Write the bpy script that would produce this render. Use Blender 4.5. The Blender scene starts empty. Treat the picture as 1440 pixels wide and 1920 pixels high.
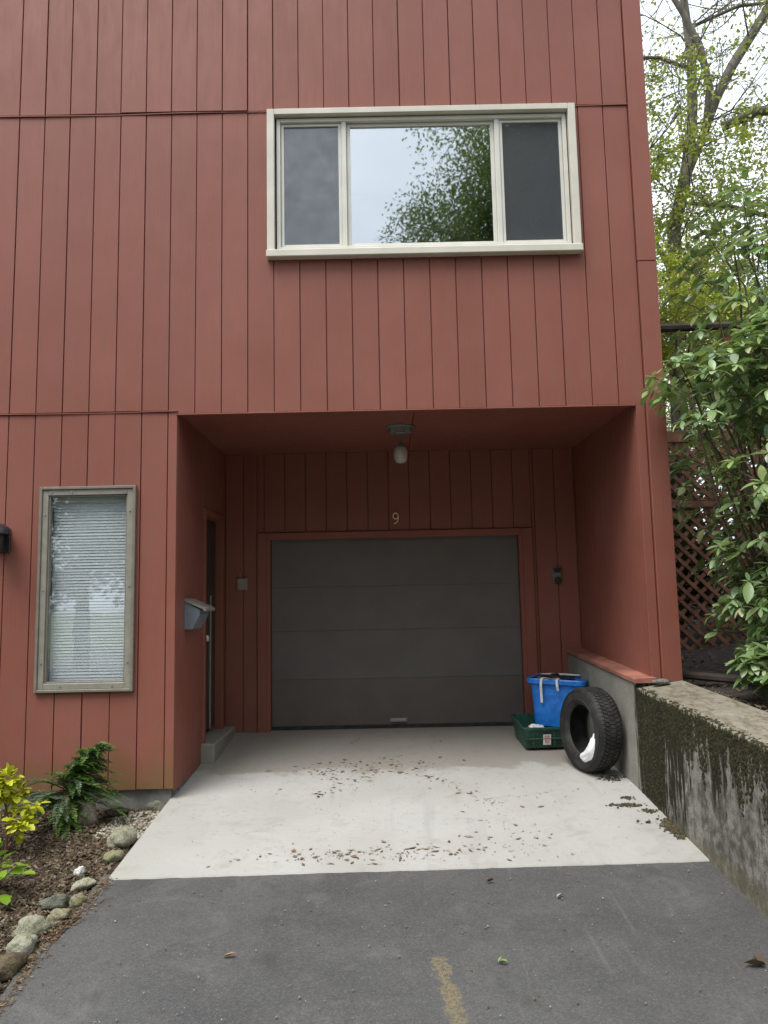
import bpy, bmesh, math, random
from mathutils import Vector, Matrix, Euler, Quaternion, noise as mnoise

R = random.Random(7)
rad = math.radians
scene = bpy.context.scene
col = scene.collection

# ------------------------------------------------------------------ camera
PITCH, ROLL, FOC = rad(6.55), rad(1.17), 1442.0
cp, sp = math.cos(PITCH), math.sin(PITCH)
fwd = Vector((0, cp, sp)); rgt = Vector((1, 0, 0)); upv = rgt.cross(fwd)
r2 = rgt * math.cos(ROLL) - upv * math.sin(ROLL)      # rolled so that the verticals lean as in the photograph
u2 = r2.cross(fwd)
cam_d = bpy.data.cameras.new('camera'); cam = bpy.data.objects.new('camera', cam_d); col.objects.link(cam)
cam_d.sensor_fit = 'AUTO'; cam_d.sensor_width = 36.0; cam_d.lens = FOC / 1920 * 36.0
cam_d.clip_start = 0.05; cam_d.clip_end = 2000
M = Matrix((r2, u2, -fwd)).transposed().to_4x4(); M.translation = Vector((0, -6.0, 1.5))
cam.matrix_world = M
scene.camera = cam

# ------------------------------------------------------------------ world, sun, exposure
SUN_EL, SUN_AZ = rad(63), rad(222)          # high, slightly in front of the house
w = bpy.data.worlds.new('World'); scene.world = w; w.use_nodes = True
nt = w.node_tree; nt.nodes.clear()
out = nt.nodes.new('ShaderNodeOutputWorld'); bg = nt.nodes.new('ShaderNodeBackground')
sky = nt.nodes.new('ShaderNodeTexSky'); sky.sky_type = 'NISHITA'; sky.sun_disc = False
sky.sun_elevation = SUN_EL; sky.sun_rotation = SUN_AZ; sky.air_density = 1.0; sky.dust_density = 3.0
tc = nt.nodes.new('ShaderNodeTexCoord')
mp = nt.nodes.new('ShaderNodeMapping'); mp.inputs['Scale'].default_value = (1, 1, 2.2)
cn = nt.nodes.new('ShaderNodeTexNoise'); cn.inputs['Scale'].default_value = 1.7; cn.inputs['Detail'].default_value = 7; cn.inputs['Roughness'].default_value = .55
cr = nt.nodes.new('ShaderNodeValToRGB')
cr.color_ramp.elements[0].position = .3; cr.color_ramp.elements[0].color = (8.0, 9.0, 10.3, 1)
cr.color_ramp.elements[1].position = .72; cr.color_ramp.elements[1].color = (11.6, 12.1, 12.6, 1)
mx = nt.nodes.new('ShaderNodeMixRGB'); mx.inputs['Fac'].default_value = .88
nt.links.new(tc.outputs['Generated'], mp.inputs['Vector']); nt.links.new(mp.outputs[0], cn.inputs['Vector'])
nt.links.new(cn.outputs['Fac'], cr.inputs[0]); nt.links.new(sky.outputs[0], mx.inputs[1]); nt.links.new(cr.outputs[0], mx.inputs[2])
# overcast sky: brighter overhead than towards the horizon
sx = nt.nodes.new('ShaderNodeSeparateXYZ'); nt.links.new(tc.outputs['Generated'], sx.inputs[0])
mr = nt.nodes.new('ShaderNodeMapRange'); nt.links.new(sx.outputs[2], mr.inputs[0])
for i_, v_ in zip((1, 2, 3, 4), (0, 1, .62, 1.25)): mr.inputs[i_].default_value = v_
mu = nt.nodes.new('ShaderNodeMixRGB'); mu.blend_type = 'MULTIPLY'; mu.inputs[0].default_value = 1
nt.links.new(mx.outputs[0], mu.inputs[1]); nt.links.new(mr.outputs[0], mu.inputs[2])
nt.links.new(mu.outputs[0], bg.inputs[0]); bg.inputs[1].default_value = .075
nt.links.new(bg.outputs[0], out.inputs[0])
sd = bpy.data.lights.new('sun', 'SUN'); sd.energy = 1.5; sd.angle = rad(30); sd.color = (1, .97, .92)
so = bpy.data.objects.new('sun', sd); col.objects.link(so)
sv = Vector((math.sin(SUN_AZ) * math.cos(SUN_EL), math.cos(SUN_AZ) * math.cos(SUN_EL), math.sin(SUN_EL)))   # from the left front
so.rotation_euler = sv.to_track_quat('Z', 'Y').to_euler()
vs = scene.view_settings
scene.display_settings.display_device = 'sRGB'
vs.view_transform = 'Standard'; vs.look = 'None'; vs.gamma = 1; vs.use_curve_mapping = False
vs.exposure = 1.2
scene.cycles.max_bounces = 10; scene.cycles.transparent_max_bounces = 24

# ------------------------------------------------------------------ materials
class NT:
    def __init__(s, name):
        s.m = bpy.data.materials.new(name); s.m.use_nodes = True
        s.t = s.m.node_tree; s.t.nodes.clear()
        s.out = s.n('OutputMaterial'); s.pos = None
    def n(s, typ, **kw):
        nd = s.t.nodes.new('ShaderNode' + typ)
        for k, v in kw.items(): setattr(nd, k, v)
        return nd
    def l(s, a, b): s.t.links.new(a, b)
    def val(s, sock, v):
        if hasattr(v, 'is_linked') or hasattr(v, 'links'): s.l(v, sock)
        else: sock.default_value = v
    def P(s):
        if s.pos is None: s.pos = s.n('NewGeometry').outputs['Position']
        return s.pos
    def O(s): return s.n('TexCoord').outputs['Object']
    def noise(s, scale, detail=4, rough=.55, vec=None, sc=None, dist=0):
        nd = s.n('TexNoise'); nd.inputs['Scale'].default_value = scale; nd.inputs['Detail'].default_value = detail
        nd.inputs['Roughness'].default_value = rough; nd.inputs['Distortion'].default_value = dist
        v = vec or s.P()
        if sc:
            mpn = s.n('Mapping'); mpn.inputs['Scale'].default_value = sc; s.l(v, mpn.inputs['Vector']); v = mpn.outputs[0]
        s.l(v, nd.inputs['Vector']); return nd.outputs['Fac']
    def math(s, op, a, b=None, c=None, clamp=False):
        nd = s.n('Math', operation=op, use_clamp=clamp); s.val(nd.inputs[0], a)
        if b is not None: s.val(nd.inputs[1], b)
        if c is not None: s.val(nd.inputs[2], c)
        return nd.outputs[0]
    def ramp(s, f, a, b, lo=0., hi=1.):
        nd = s.n('MapRange', interpolation_type='SMOOTHSTEP'); s.val(nd.inputs[0], f)
        for i, v in zip((1, 2, 3, 4), (a, b, lo, hi)): s.val(nd.inputs[i], v)
        return nd.outputs[0]
    def mix(s, f, a, b, blend='MIX'):
        nd = s.n('MixRGB', blend_type=blend); s.val(nd.inputs[0], f)
        for i, v in ((1, a), (2, b)):
            if isinstance(v, tuple): nd.inputs[i].default_value = v if len(v) == 4 else v + (1,)
            else: s.l(v, nd.inputs[i])
        return nd.outputs[0]
    def sep(s, v=None):
        nd = s.n('SeparateXYZ'); s.l(v or s.P(), nd.inputs[0]); return nd.outputs
    def bump(s, h, strength, dist=.01, prev=None):
        nd = s.n('Bump'); nd.inputs['Strength'].default_value = strength; nd.inputs['Distance'].default_value = dist
        s.l(h, nd.inputs['Height'])
        if prev is not None: s.l(prev, nd.inputs['Normal'])
        return nd.outputs[0]
    def bsdf(s, colr, rough=.6, bump=None, spec=.5, metal=0., **kw):
        nd = s.n('BsdfPrincipled')
        if isinstance(colr, tuple): nd.inputs['Base Color'].default_value = colr + (1,)
        else: s.l(colr, nd.inputs['Base Color'])
        s.val(nd.inputs['Roughness'], rough); nd.inputs['Specular IOR Level'].default_value = spec
        nd.inputs['Metallic'].default_value = metal
        if bump is not None: s.l(bump, nd.inputs['Normal'])
        for k, v in kw.items(): s.val(nd.inputs[k], v)
        s.l(nd.outputs[0], s.out.inputs[0]); s.shader = nd; return s.m

def lin(r, g, b):
    f = lambda c: (c / 255 / 12.92) if c / 255 <= .04045 else ((c / 255 + .055) / 1.055) ** 2.4
    return (f(r), f(g), f(b))

def simple(name, c, rough=.6, var=.12, scale=8, spec=.5, metal=0., bump=.1, bscale=60, **kw):
    t = NT(name); f = t.noise(scale, 5)
    k = t.ramp(f, .3, .7)
    colr = t.mix(k, tuple(x * (1 - var) for x in c), tuple(min(1, x * (1 + var)) for x in c))
    b = t.bump(t.noise(bscale, 3), bump, .004) if bump else None
    return t.bsdf(colr, rough, b, spec, metal, **kw)

def m_siding():
    t = NT('red_siding_paint')
    oi = t.n('ObjectInfo').outputs['Random']
    f1 = t.noise(1.1, 6, .6); f2 = t.noise(5, 5, .6, sc=(3, 3, .6)); f3 = t.noise(40, 4, .6, sc=(1.6, 1.6, .08))
    base = t.mix(t.ramp(f1, .3, .72), (.232, .074, .049), (.270, .094, .067))
    base = t.mix(t.math('MULTIPLY', t.ramp(f2, .42, .72), .5), base, (.22, .092, .066))
    base = t.mix(t.math('MULTIPLY', t.ramp(f3, .52, .7), .12), base, (.29, .105, .078))
    hsv = t.n('HueSaturation'); t.l(base, hsv.inputs['Color']); t.l(t.math('MULTIPLY_ADD', oi, .09, .955), hsv.inputs['Value'])
    x, y, z = t.sep()
    # algae film on the boards close to the soil, with a ragged edge of its own
    g = t.math('ADD', z, t.math('MULTIPLY', t.noise(3.5, 5, .65), -.75))
    ma = t.math('MULTIPLY', t.ramp(g, .12, -.22), t.ramp(y, .06, .0))
    ma = t.math('MULTIPLY', ma, t.ramp(x, -1.2, -1.3))
    c = t.mix(t.math('MULTIPLY', ma, .6), hsv.outputs[0], (.14, .105, .035))
    # few pale chips
    ch = t.math('MULTIPLY', t.ramp(t.noise(38, 2, .5), .79, .81), t.ramp(t.noise(.9, 2), .5, .6))
    c = t.mix(ch, c, (.52, .36, .28))
    b = t.bump(f3, .22, .006); b = t.bump(t.noise(150, 3, .6, sc=(1, 1, .15)), .12, .002, b)
    return t.bsdf(c, t.ramp(f2, .2, .8, .48, .66), b, .36)

def m_concrete(name='slab_concrete', dark=False):
    t = NT(name); x, y, z = t.sep()
    f1 = t.noise(.9, 6, .6); f2 = t.noise(7, 6, .65); f3 = t.noise(90, 3, .6); f4 = t.noise(28, 4, .7)
    c = t.mix(t.ramp(f1, .3, .7), (.335, .325, .295), (.40, .392, .368))
    c = t.mix(t.math('MULTIPLY', t.ramp(f2, .5, .78), .45), c, (.27, .25, .205))
    c = t.mix(t.math('MULTIPLY', t.ramp(f4, .60, .72), .35), c, (.22, .20, .17))
    c = t.mix(t.math('MULTIPLY', t.ramp(f3, .6, .75), .3), c, (.20, .19, .16))
    # dusty film and tyre dirt where rain never rinses the slab: ragged edge of its own
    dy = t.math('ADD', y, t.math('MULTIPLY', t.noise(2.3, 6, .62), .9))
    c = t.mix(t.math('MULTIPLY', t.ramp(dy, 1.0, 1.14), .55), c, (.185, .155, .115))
    gr = t.math('MULTIPLY', t.ramp(t.math('ADD', x, t.math('MULTIPLY', f2, .3)), -1.05, -1.5), t.ramp(f1, .35, .6))
    c = t.mix(t.math('MULTIPLY', gr, .3), c, (.22, .24, .15))
    sm = t.noise(3.2, 6, .7, sc=(1, 1.6, 1), dist=.5)
    c = t.mix(t.math('MULTIPLY', t.ramp(sm, .54, .72), .35), c, (.245, .215, .165))
    fl = t.noise(17, 5, .75); c = t.mix(t.math('MULTIPLY', t.ramp(fl, .62, .70), .4), c, (.20, .165, .12))
    tm = t.noise(1, 4, .6, sc=(5.5, .5, 1)); c = t.mix(t.math('MULTIPLY', t.ramp(tm, .56, .72), .22), c, (.21, .205, .19))
    b = t.bump(f3, .3, .003); b = t.bump(f2, .25, .01, b); b = t.bump(t.noise(260, 2), .2, .002, b)
    return t.bsdf(c, .82, b, .3)

def m_asphalt():
    t = NT('asphalt'); x, y, z = t.sep()
    f1 = t.noise(.8, 6, .6); f2 = t.noise(4, 6, .65); f3 = t.noise(170, 3, .6); f4 = t.noise(60, 2, .5)
    c = t.mix(t.ramp(f1, .3, .7), (.064, .062, .061), (.090, .088, .086))
    c = t.mix(t.math('MULTIPLY', t.ramp(f2, .45, .75), .5), c, (.115, .108, .097))
    vo = t.n('TexVoronoi'); vo.inputs['Scale'].default_value = 150; t.l(t.P(), vo.inputs['Vector'])
    vr = t.sep(vo.outputs['Color'])[0]
    c = t.mix(t.math('MULTIPLY', t.ramp(vr, .6, 1.), .30), c, (.17, .163, .152)); c = t.mix(t.math('MULTIPLY', t.ramp(vr, .35, 0.), .38), c, (.034, .033, .032))
    c = t.mix(t.math('MULTIPLY', t.ramp(t.noise(2.4, 6, .7, dist=.8), .52, .72), .4), c, (.16, .152, .138))
    # oil and damp patches, a hairline crack
    c = t.mix(t.math('MULTIPLY', t.ramp(t.noise(1.7, 5, .6, dist=.6), .58, .72), .45), c, (.036, .035, .034))
    sp_ = t.ramp(t.noise(60, 1, .4), .79, .81); c = t.mix(sp_, c, (.28, .27, .25))
    # pale scuff lines running down the drive on the right
    sc = t.noise(3.0, 4, .6, sc=(6, .35, 1), dist=.4)
    c = t.mix(t.math('MULTIPLY', t.math('MULTIPLY', t.ramp(sc, .6, .72), t.ramp(x, .2, .8)), .25), c, (.19, .175, .15))
    # worn yellow paint mark
    d = t.math('ABSOLUTE', t.math('SUBTRACT', x, t.math('MULTIPLY_ADD', y, -.115, -.045)))
    d = t.math('ADD', d, t.math('MULTIPLY', t.math('SUBTRACT', t.noise(14, 6, .75), .5), .17))
    mk = t.math('MULTIPLY', t.ramp(d, .042, .024), t.ramp(t.math('ADD', y, t.math('MULTIPLY', f4, .06)), -2.14, -2.17))
    mk = t.math('MULTIPLY', mk, t.ramp(t.noise(60, 4, .75), .38, .58)); mk = t.math('MULTIPLY', mk, t.ramp(y, -3.3, -3.1))
    c = t.mix(t.math('MULTIPLY', mk, .75), c, (.215, .165, .075))
    b = t.bump(vo.outputs['Distance'], .6, .006); b = t.bump(f3, .4, .004, b); b = t.bump(f2, .25, .02, b)
    return t.bsdf(c, t.ramp(f2, .3, .7, .75, .92), b, .35)

def m_retaining():
    t = NT('weathered_wall_concrete'); x, y, z = t.sep(); nrm = t.sep(t.n('NewGeometry').outputs['Normal'])
    f1 = t.noise(1.6, 6, .65); f2 = t.noise(9, 6, .7); f3 = t.noise(70, 4, .65)
    st = t.noise(1, 6, .66, sc=(9, 9, .9)); st2 = t.noise(1, 5, .7, sc=(28, 28, 3.5))
    c = t.mix(t.ramp(f1, .3, .7), (.22, .215, .175), (.31, .30, .26))
    c = t.mix(t.math('MULTIPLY', t.ramp(f2, .5, .75), .5), c, (.18, .165, .12))
    # outdoor length: greyer, dirtier
    outd = t.ramp(y, .02, -.22)
    grime = t.math('MULTIPLY', outd, t.ramp(t.math('ADD', f2, t.math('MULTIPLY', st, .5)), .62, .85))
    c = t.mix(t.math('MULTIPLY', grime, .85), c, (.065, .058, .047))
    c = t.mix(t.math('MULTIPLY', t.math('MULTIPLY', outd, t.ramp(f3, .5, .7)), .5), c, (.11, .105, .1))
    pt = t.n('TexVoronoi'); pt.inputs['Scale'].default_value = 46; t.l(t.P(), pt.inputs['Vector'])
    pits = t.math('MULTIPLY', t.ramp(pt.outputs['Distance'], .30, .12), t.ramp(t.noise(5, 5, .7), .48, .62))
    c = t.mix(t.math('MULTIPLY', t.math('MULTIPLY', pits, outd), .85), c, (.045, .042, .036))
    sk = t.noise(1, 6, .75, sc=(60, 60, 14)); c = t.mix(t.math('MULTIPLY', t.math('MULTIPLY', t.ramp(sk, .52, .62), outd), .55), c, (.062, .056, .045))
    pl = t.noise(1, 6, .72, sc=(40, 40, 9)); c = t.mix(t.math('MULTIPLY', t.math('MULTIPLY', t.ramp(pl, .58, .68), outd), .6), c, (.40, .385, .33))
    # moss: hangs from the top edge in ragged tongues, reaches the ground next to the house
    top = t.math('MULTIPLY_ADD', y, .045, .80)
    dep = t.math('SUBTRACT', top, z)                                        # depth under the top edge
    reach = t.math('MULTIPLY_ADD', t.math('SUBTRACT', st, .5), 2.3, .27)
    near = t.math('MULTIPLY', t.ramp(t.math('ADD', y, t.math('MULTIPLY', t.math('SUBTRACT', st2, .5), 1.6)), -1.0, -.35), .75)
    reach = t.math('ADD', reach, near)
    reach = t.math('ADD', reach, t.math('MULTIPLY', t.math('SUBTRACT', st2, .5), .8))
    ms = t.ramp(t.math('SUBTRACT', reach, dep), -.02, .05)
    bnd = t.ramp(t.math('ADD', y, t.math('MULTIPLY', t.math('SUBTRACT', st2, .5), .25)), .01, -.04)
    ms = t.math('MULTIPLY', ms, bnd)
    ms = t.math('MULTIPLY', ms, t.ramp(nrm[2], .75, .45))
    holes = t.ramp(t.noise(1, 4, .75, sc=(30, 30, 5)), .33, .41); ms = t.math('MULTIPLY', ms, holes)
    mc = t.mix(t.ramp(f3, .3, .7), (.014, .014, .006), (.038, .034, .014))
    c = t.mix(t.math('MULTIPLY', t.ramp(t.noise(140, 3, .7), .5, .68), .45), c, (.08, .075, .062))
    # top face: pale bark-like weathering
    tp = t.ramp(nrm[2], .5, .8); ts = t.noise(1, 6, .72, sc=(20, 7, 7)); c = t.mix(t.math('MULTIPLY', t.math('MULTIPLY', tp, outd), .65), c, (.27, .235, .175))
    c = t.mix(t.math('MULTIPLY', tp, t.math('MULTIPLY', t.ramp(ts, .45, .65), outd)), c, (.13, .105, .065))
    c = t.mix(ms, c, mc)
    # earthy foot
    c = t.mix(t.math('MULTIPLY', t.ramp(t.math('SUBTRACT', z, t.math('MULTIPLY', f2, .12)), -.0, -.14), .4), c, (.20, .17, .10))
    b = t.bump(f3, .4, .006); b = t.bump(f2, .35, .02, b)
    b = t.bump(t.math('MULTIPLY', ms, t.noise(120, 3)), .8, .02, b); b = t.bump(pits, .7, -.012, b); b = t.bump(sk, .35, .012, b)
    return t.bsdf(c, .9, b, .25)

def m_mulch():
    t = NT('mulch_soil'); f1 = t.noise(6, 6, .7); f2 = t.noise(45, 5, .7); f3 = t.noise(110, 3)
    c = t.mix(t.ramp(f1, .3, .7), (.045, .029, .019), (.085, .057, .037))
    c = t.mix(t.math('MULTIPLY', t.ramp(f2, .5, .7), .7), c, (.20, .145, .095))
    c = t.mix(t.ramp(f3, .68, .74), c, (.33, .27, .20))
    b = t.bump(f2, 1.0, .03); b = t.bump(f1, .6, .05, b)
    return t.bsdf(c, .95, b, .2)

def m_attr(name, rough=.6, spec=.3, trans=0., bump=0.):
    """colour carried by each leaf / chip as its own colour attribute"""
    t = NT(name); a = t.n('Attribute'); a.attribute_name = 'tint'
    c = t.mix(t.math('MULTIPLY', t.noise(30, 3), .35), a.outputs['Color'], (.1, .1, .06))
    m = t.bsdf(c, rough, t.bump(t.noise(80, 2), bump, .004) if bump else None, spec)
    if trans:
        tr = t.n('BsdfTranslucent'); t.l(t.mix(.5, a.outputs['Color'], (.20, .28, .03)), tr.inputs[0])
        ms = t.n('MixShader'); ms.inputs[0].default_value = trans
        t.l(t.shader.outputs[0], ms.inputs[1]); t.l(tr.outputs[0], ms.inputs[2]); t.l(ms.outputs[0], t.out.inputs[0])
    return m

def m_leaf(name, ca, cb, rough=.35, spec=.5, trans=.15):
    """single leaf objects: colour varies with the object"""
    t = NT(name); r = t.n('ObjectInfo').outputs['Random']
    c = t.mix(r, ca, cb)
    c = t.mix(t.math('MULTIPLY', t.noise(25, 3), .4), c, tuple(x * .7 for x in ca))
    t.bsdf(c, rough, None, spec)
    tr = t.n('BsdfTranslucent'); t.l(t.mix(.4, c, (.2, .3, .02)), tr.inputs[0])
    ms = t.n('MixShader'); ms.inputs[0].default_value = trans
    t.l(t.shader.outputs[0], ms.inputs[1]); t.l(tr.outputs[0], ms.inputs[2]); t.l(ms.outputs[0], t.out.inputs[0])
    return t.m

def m_glass(name, refl, tint, wob=.0):
    """coated window glass: part mirror, part clear"""
    t = NT(name); g = t.n('BsdfGlossy'); g.inputs['Roughness'].default_value = .018; g.inputs[0].default_value = (.93, .97, 1, 1)
    tr = t.n('BsdfTransparent'); tr.inputs[0].default_value = tint + (1,)
    if wob: t.l(t.bump(t.noise(2.2, 2), wob, .02), g.inputs['Normal'])
    lw = t.n('LayerWeight'); lw.inputs[0].default_value = .5
    f = t.math('MULTIPLY_ADD', t.math('POWER', lw.outputs['Facing'], 4), 1 - refl, refl)
    ms = t.n('MixShader'); t.l(f, ms.inputs[0]); t.l(tr.outputs[0], ms.inputs[1]); t.l(g.outputs[0], ms.inputs[2])
    t.l(ms.outputs[0], t.out.inputs[0]); return t.m

def m_screen():
    t = NT('insect_screen'); d = t.n('BsdfDiffuse'); d.inputs[0].default_value = (.112, .118, .126, 1)
    tr = t.n('BsdfTransparent'); ms = t.n('MixShader')
    t.l(t.math('MULTIPLY_ADD', t.noise(9, 4, .65), .30, .42), ms.inputs[0])
    t.l(tr.outputs[0], ms.inputs[1]); t.l(d.outputs[0], ms.inputs[2]); t.l(ms.outputs[0], t.out.inputs[0]); return t.m

def m_bark(name, a, b_):
    t = NT(name); f = t.noise(6, 5, .65, sc=(3, 3, .7)); f2 = t.noise(40, 4, .7, sc=(2, 2, .4))
    c = t.mix(t.ramp(f, .3, .7), a, b_); c = t.mix(t.math('MULTIPLY', t.ramp(f2, .5, .7), .5), c, tuple(x * .5 for x in a))
    return t.bsdf(c, .9, t.bump(f2, .7, .02), .2)

MAT = dict(
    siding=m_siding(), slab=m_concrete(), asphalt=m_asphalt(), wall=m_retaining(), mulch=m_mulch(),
    cream=simple('cream_window_paint', (.62, .58, .49), .45, .06, 5, bump=.06),
    vinyl=simple('pale_vinyl', (.66, .64, .57), .4, .05, 5, bump=.03),
    taupe=simple('taupe_frame', (.20, .18, .14), .45, .10, 12, bump=.08),
    taupe2=simple('storm_frame', (.27, .25, .205), .4, .10, 12, bump=.06),
    door=simple('grey_door_paint', (.120, .108, .096), .55, .07, 4, spec=.4, bump=.15, bscale=120),
    door2=simple('brown_door_paint', (.108, .090, .079), .55, .08, 4, spec=.4, bump=.15, bscale=120),
    entry=simple('dark_entry_door', (.05, .042, .035), .5, .1, 4),
    rubber=simple('tyre_rubber', (.026, .025, .024), .7, .45, 11, spec=.4, bump=.15, bscale=90),
    blackp=simple('black_plastic', (.02, .02, .022), .4, .15, 9),
    blue=simple('blue_plastic', (.016, .19, .66), .42, .22, 16, bump=.12, bscale=30),
    green=simple('green_plastic', (.018, .066, .045), .48, .30, 16, bump=.12, bscale=30),
    white=simple('white_cloth', (.80, .80, .82), .7, .05, 9, bump=.5, bscale=22),
    paper=simple('white_paper', (.72, .72, .70), .75, .06, 9),
    steel=simple('galvanised_steel', (.42, .42, .42), .4, .15, 14, metal=.8),
    mbox=simple('grey_blue_mailbox', (.20, .235, .27), .42, .1, 9, metal=.25),
    mlid=simple('mailbox_lid', (.32, .30, .26), .38, .1, 9, metal=.35),
    brass=simple('brass', (.95, .74, .42), .35, .1, 20, metal=.15),
    lampmetal=simple('lamp_grey', (.16, .16, .15), .5, .12, 14),
    beige=simple('beige_plastic', (.30, .27, .21), .5, .1, 14),
    dark=simple('dark_interior', (.05, .05, .05), .8, .1, 3),
    room=simple('room_wall', (.30, .29, .27), .8, .05, 3),
    blind=simple('blind_white', (.82, .83, .83), .5, .03, 3, bump=0),
    step=m_concrete('step_concrete'),
    found=simple('foundation_block', (.17, .165, .15), .9, .3, 9, bump=.6),
    capw=simple('weathered_red_cap', (.265, .105, .075), .75, .35, 5, bump=.6, bscale=35),
    fence=simple('red_brown_fence', (.185, .080, .047), .8, .35, 6, bump=.4, bscale=40),
    timber=simple('dark_timber', (.055, .042, .032), .85, .35, 7, bump=.6, bscale=30),
    soil=simple('dark_soil', (.032, .025, .018), .95, .6, 14, bump=1.5, bscale=30),
    grass=simple('ground_green', (.075, .090, .035), .95, .35, 2, bump=.8, bscale=12),
    glass=m_glass('window_glass', .42, (.55, .58, .58), .03), glass2=m_glass('storm_glass', .13, (.94, .96, .965), .03),
    screen=m_screen(),
    bark=m_bark('grey_bark', (.13, .115, .095), (.22, .20, .17)), stem=m_bark('brown_stem', (.10, .075, .05), (.17, .13, .09)),
    leafstuff=m_attr('leaf_green', .5, .35, .35), rhodo=m_attr('rhododendron_leaf', .33, .5, .25),
    litter=m_attr('leaf_litter', .8, .2, 0), chips=m_attr('bark_chips', .9, .2, 0),
    rleaf=m_leaf('rhododendron_single', (.15, .25, .09), (.36, .46, .18), .38, .5, .28),
    yleaf=m_leaf('yellow_leaf', (.42, .44, .02), (.62, .62, .05), .5, .3, .2),
    gleaf=m_leaf('lime_leaf', (.14, .26, .02), (.25, .38, .03), .45, .3, .2),
    plug=simple('label_print', (.70, .62, .58), .6, .25, 60, bump=0),
    teal=simple('teal_tag', (.13, .24, .22), .5, .1, 9),
)
def m_globe():
    t = NT('ribbed_clear_glass'); g = t.n('BsdfGlass'); g.inputs['Roughness'].default_value = .12; g.inputs['IOR'].default_value = 1.3
    d = t.n('BsdfDiffuse'); d.inputs[0].default_value = (.75, .73, .66, 1)
    ms = t.n('MixShader'); ms.inputs[0].default_value = .45
    t.l(t.bump(t.noise(60, 2), .3, .004), d.inputs['Normal'])
    t.l(g.outputs[0], ms.inputs[1]); t.l(d.outputs[0], ms.inputs[2]); t.l(ms.outputs[0], t.out.inputs[0]); return t.m
MAT['globe'] = m_globe()
def m_stone(name, a, b_):
    t = NT(name); f = t.noise(14, 6, .7); f2 = t.noise(55, 4, .7)
    c = t.mix(t.ramp(f, .3, .7), a, b_); c = t.mix(t.math('MULTIPLY', t.ramp(f2, .5, .66), .55), c, tuple(x * .4 for x in a))
    c = t.mix(t.math('MULTIPLY', t.ramp(t.noise(9, 5, .7), .5, .66), .55), c, (.17, .165, .06))
    return t.bsdf(c, .88, t.bump(f2, .8, .02, t.bump(f, .6, .03)), .25)

# ------------------------------------------------------------------ builders
def tag(o, label=None, cat=None, group=None, kind=None):
    if label: o['label'] = label
    if cat: o['category'] = cat
    if group: o['group'] = group
    if kind: o['kind'] = kind
    return o
def thing(name, loc, label=None, cat=None, group=None, kind=None, rot=(0, 0, 0)):
    o = bpy.data.objects.new(name, None); o.empty_display_size = .1; col.objects.link(o)
    o.location = loc; o.rotation_euler = rot
    return tag(o, label, cat, group, kind)
def root_off(p):
    v = Vector((0, 0, 0))
    while p is not None: v += p.location; p = p.parent
    return v
def link_mesh(name, me, mat, parent=None):
    o = bpy.data.objects.new(name, me); col.objects.link(o)
    if mat is not None: me.materials.append(mat) if not me.materials else None
    if parent is not None: o.parent = parent
    return o

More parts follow.
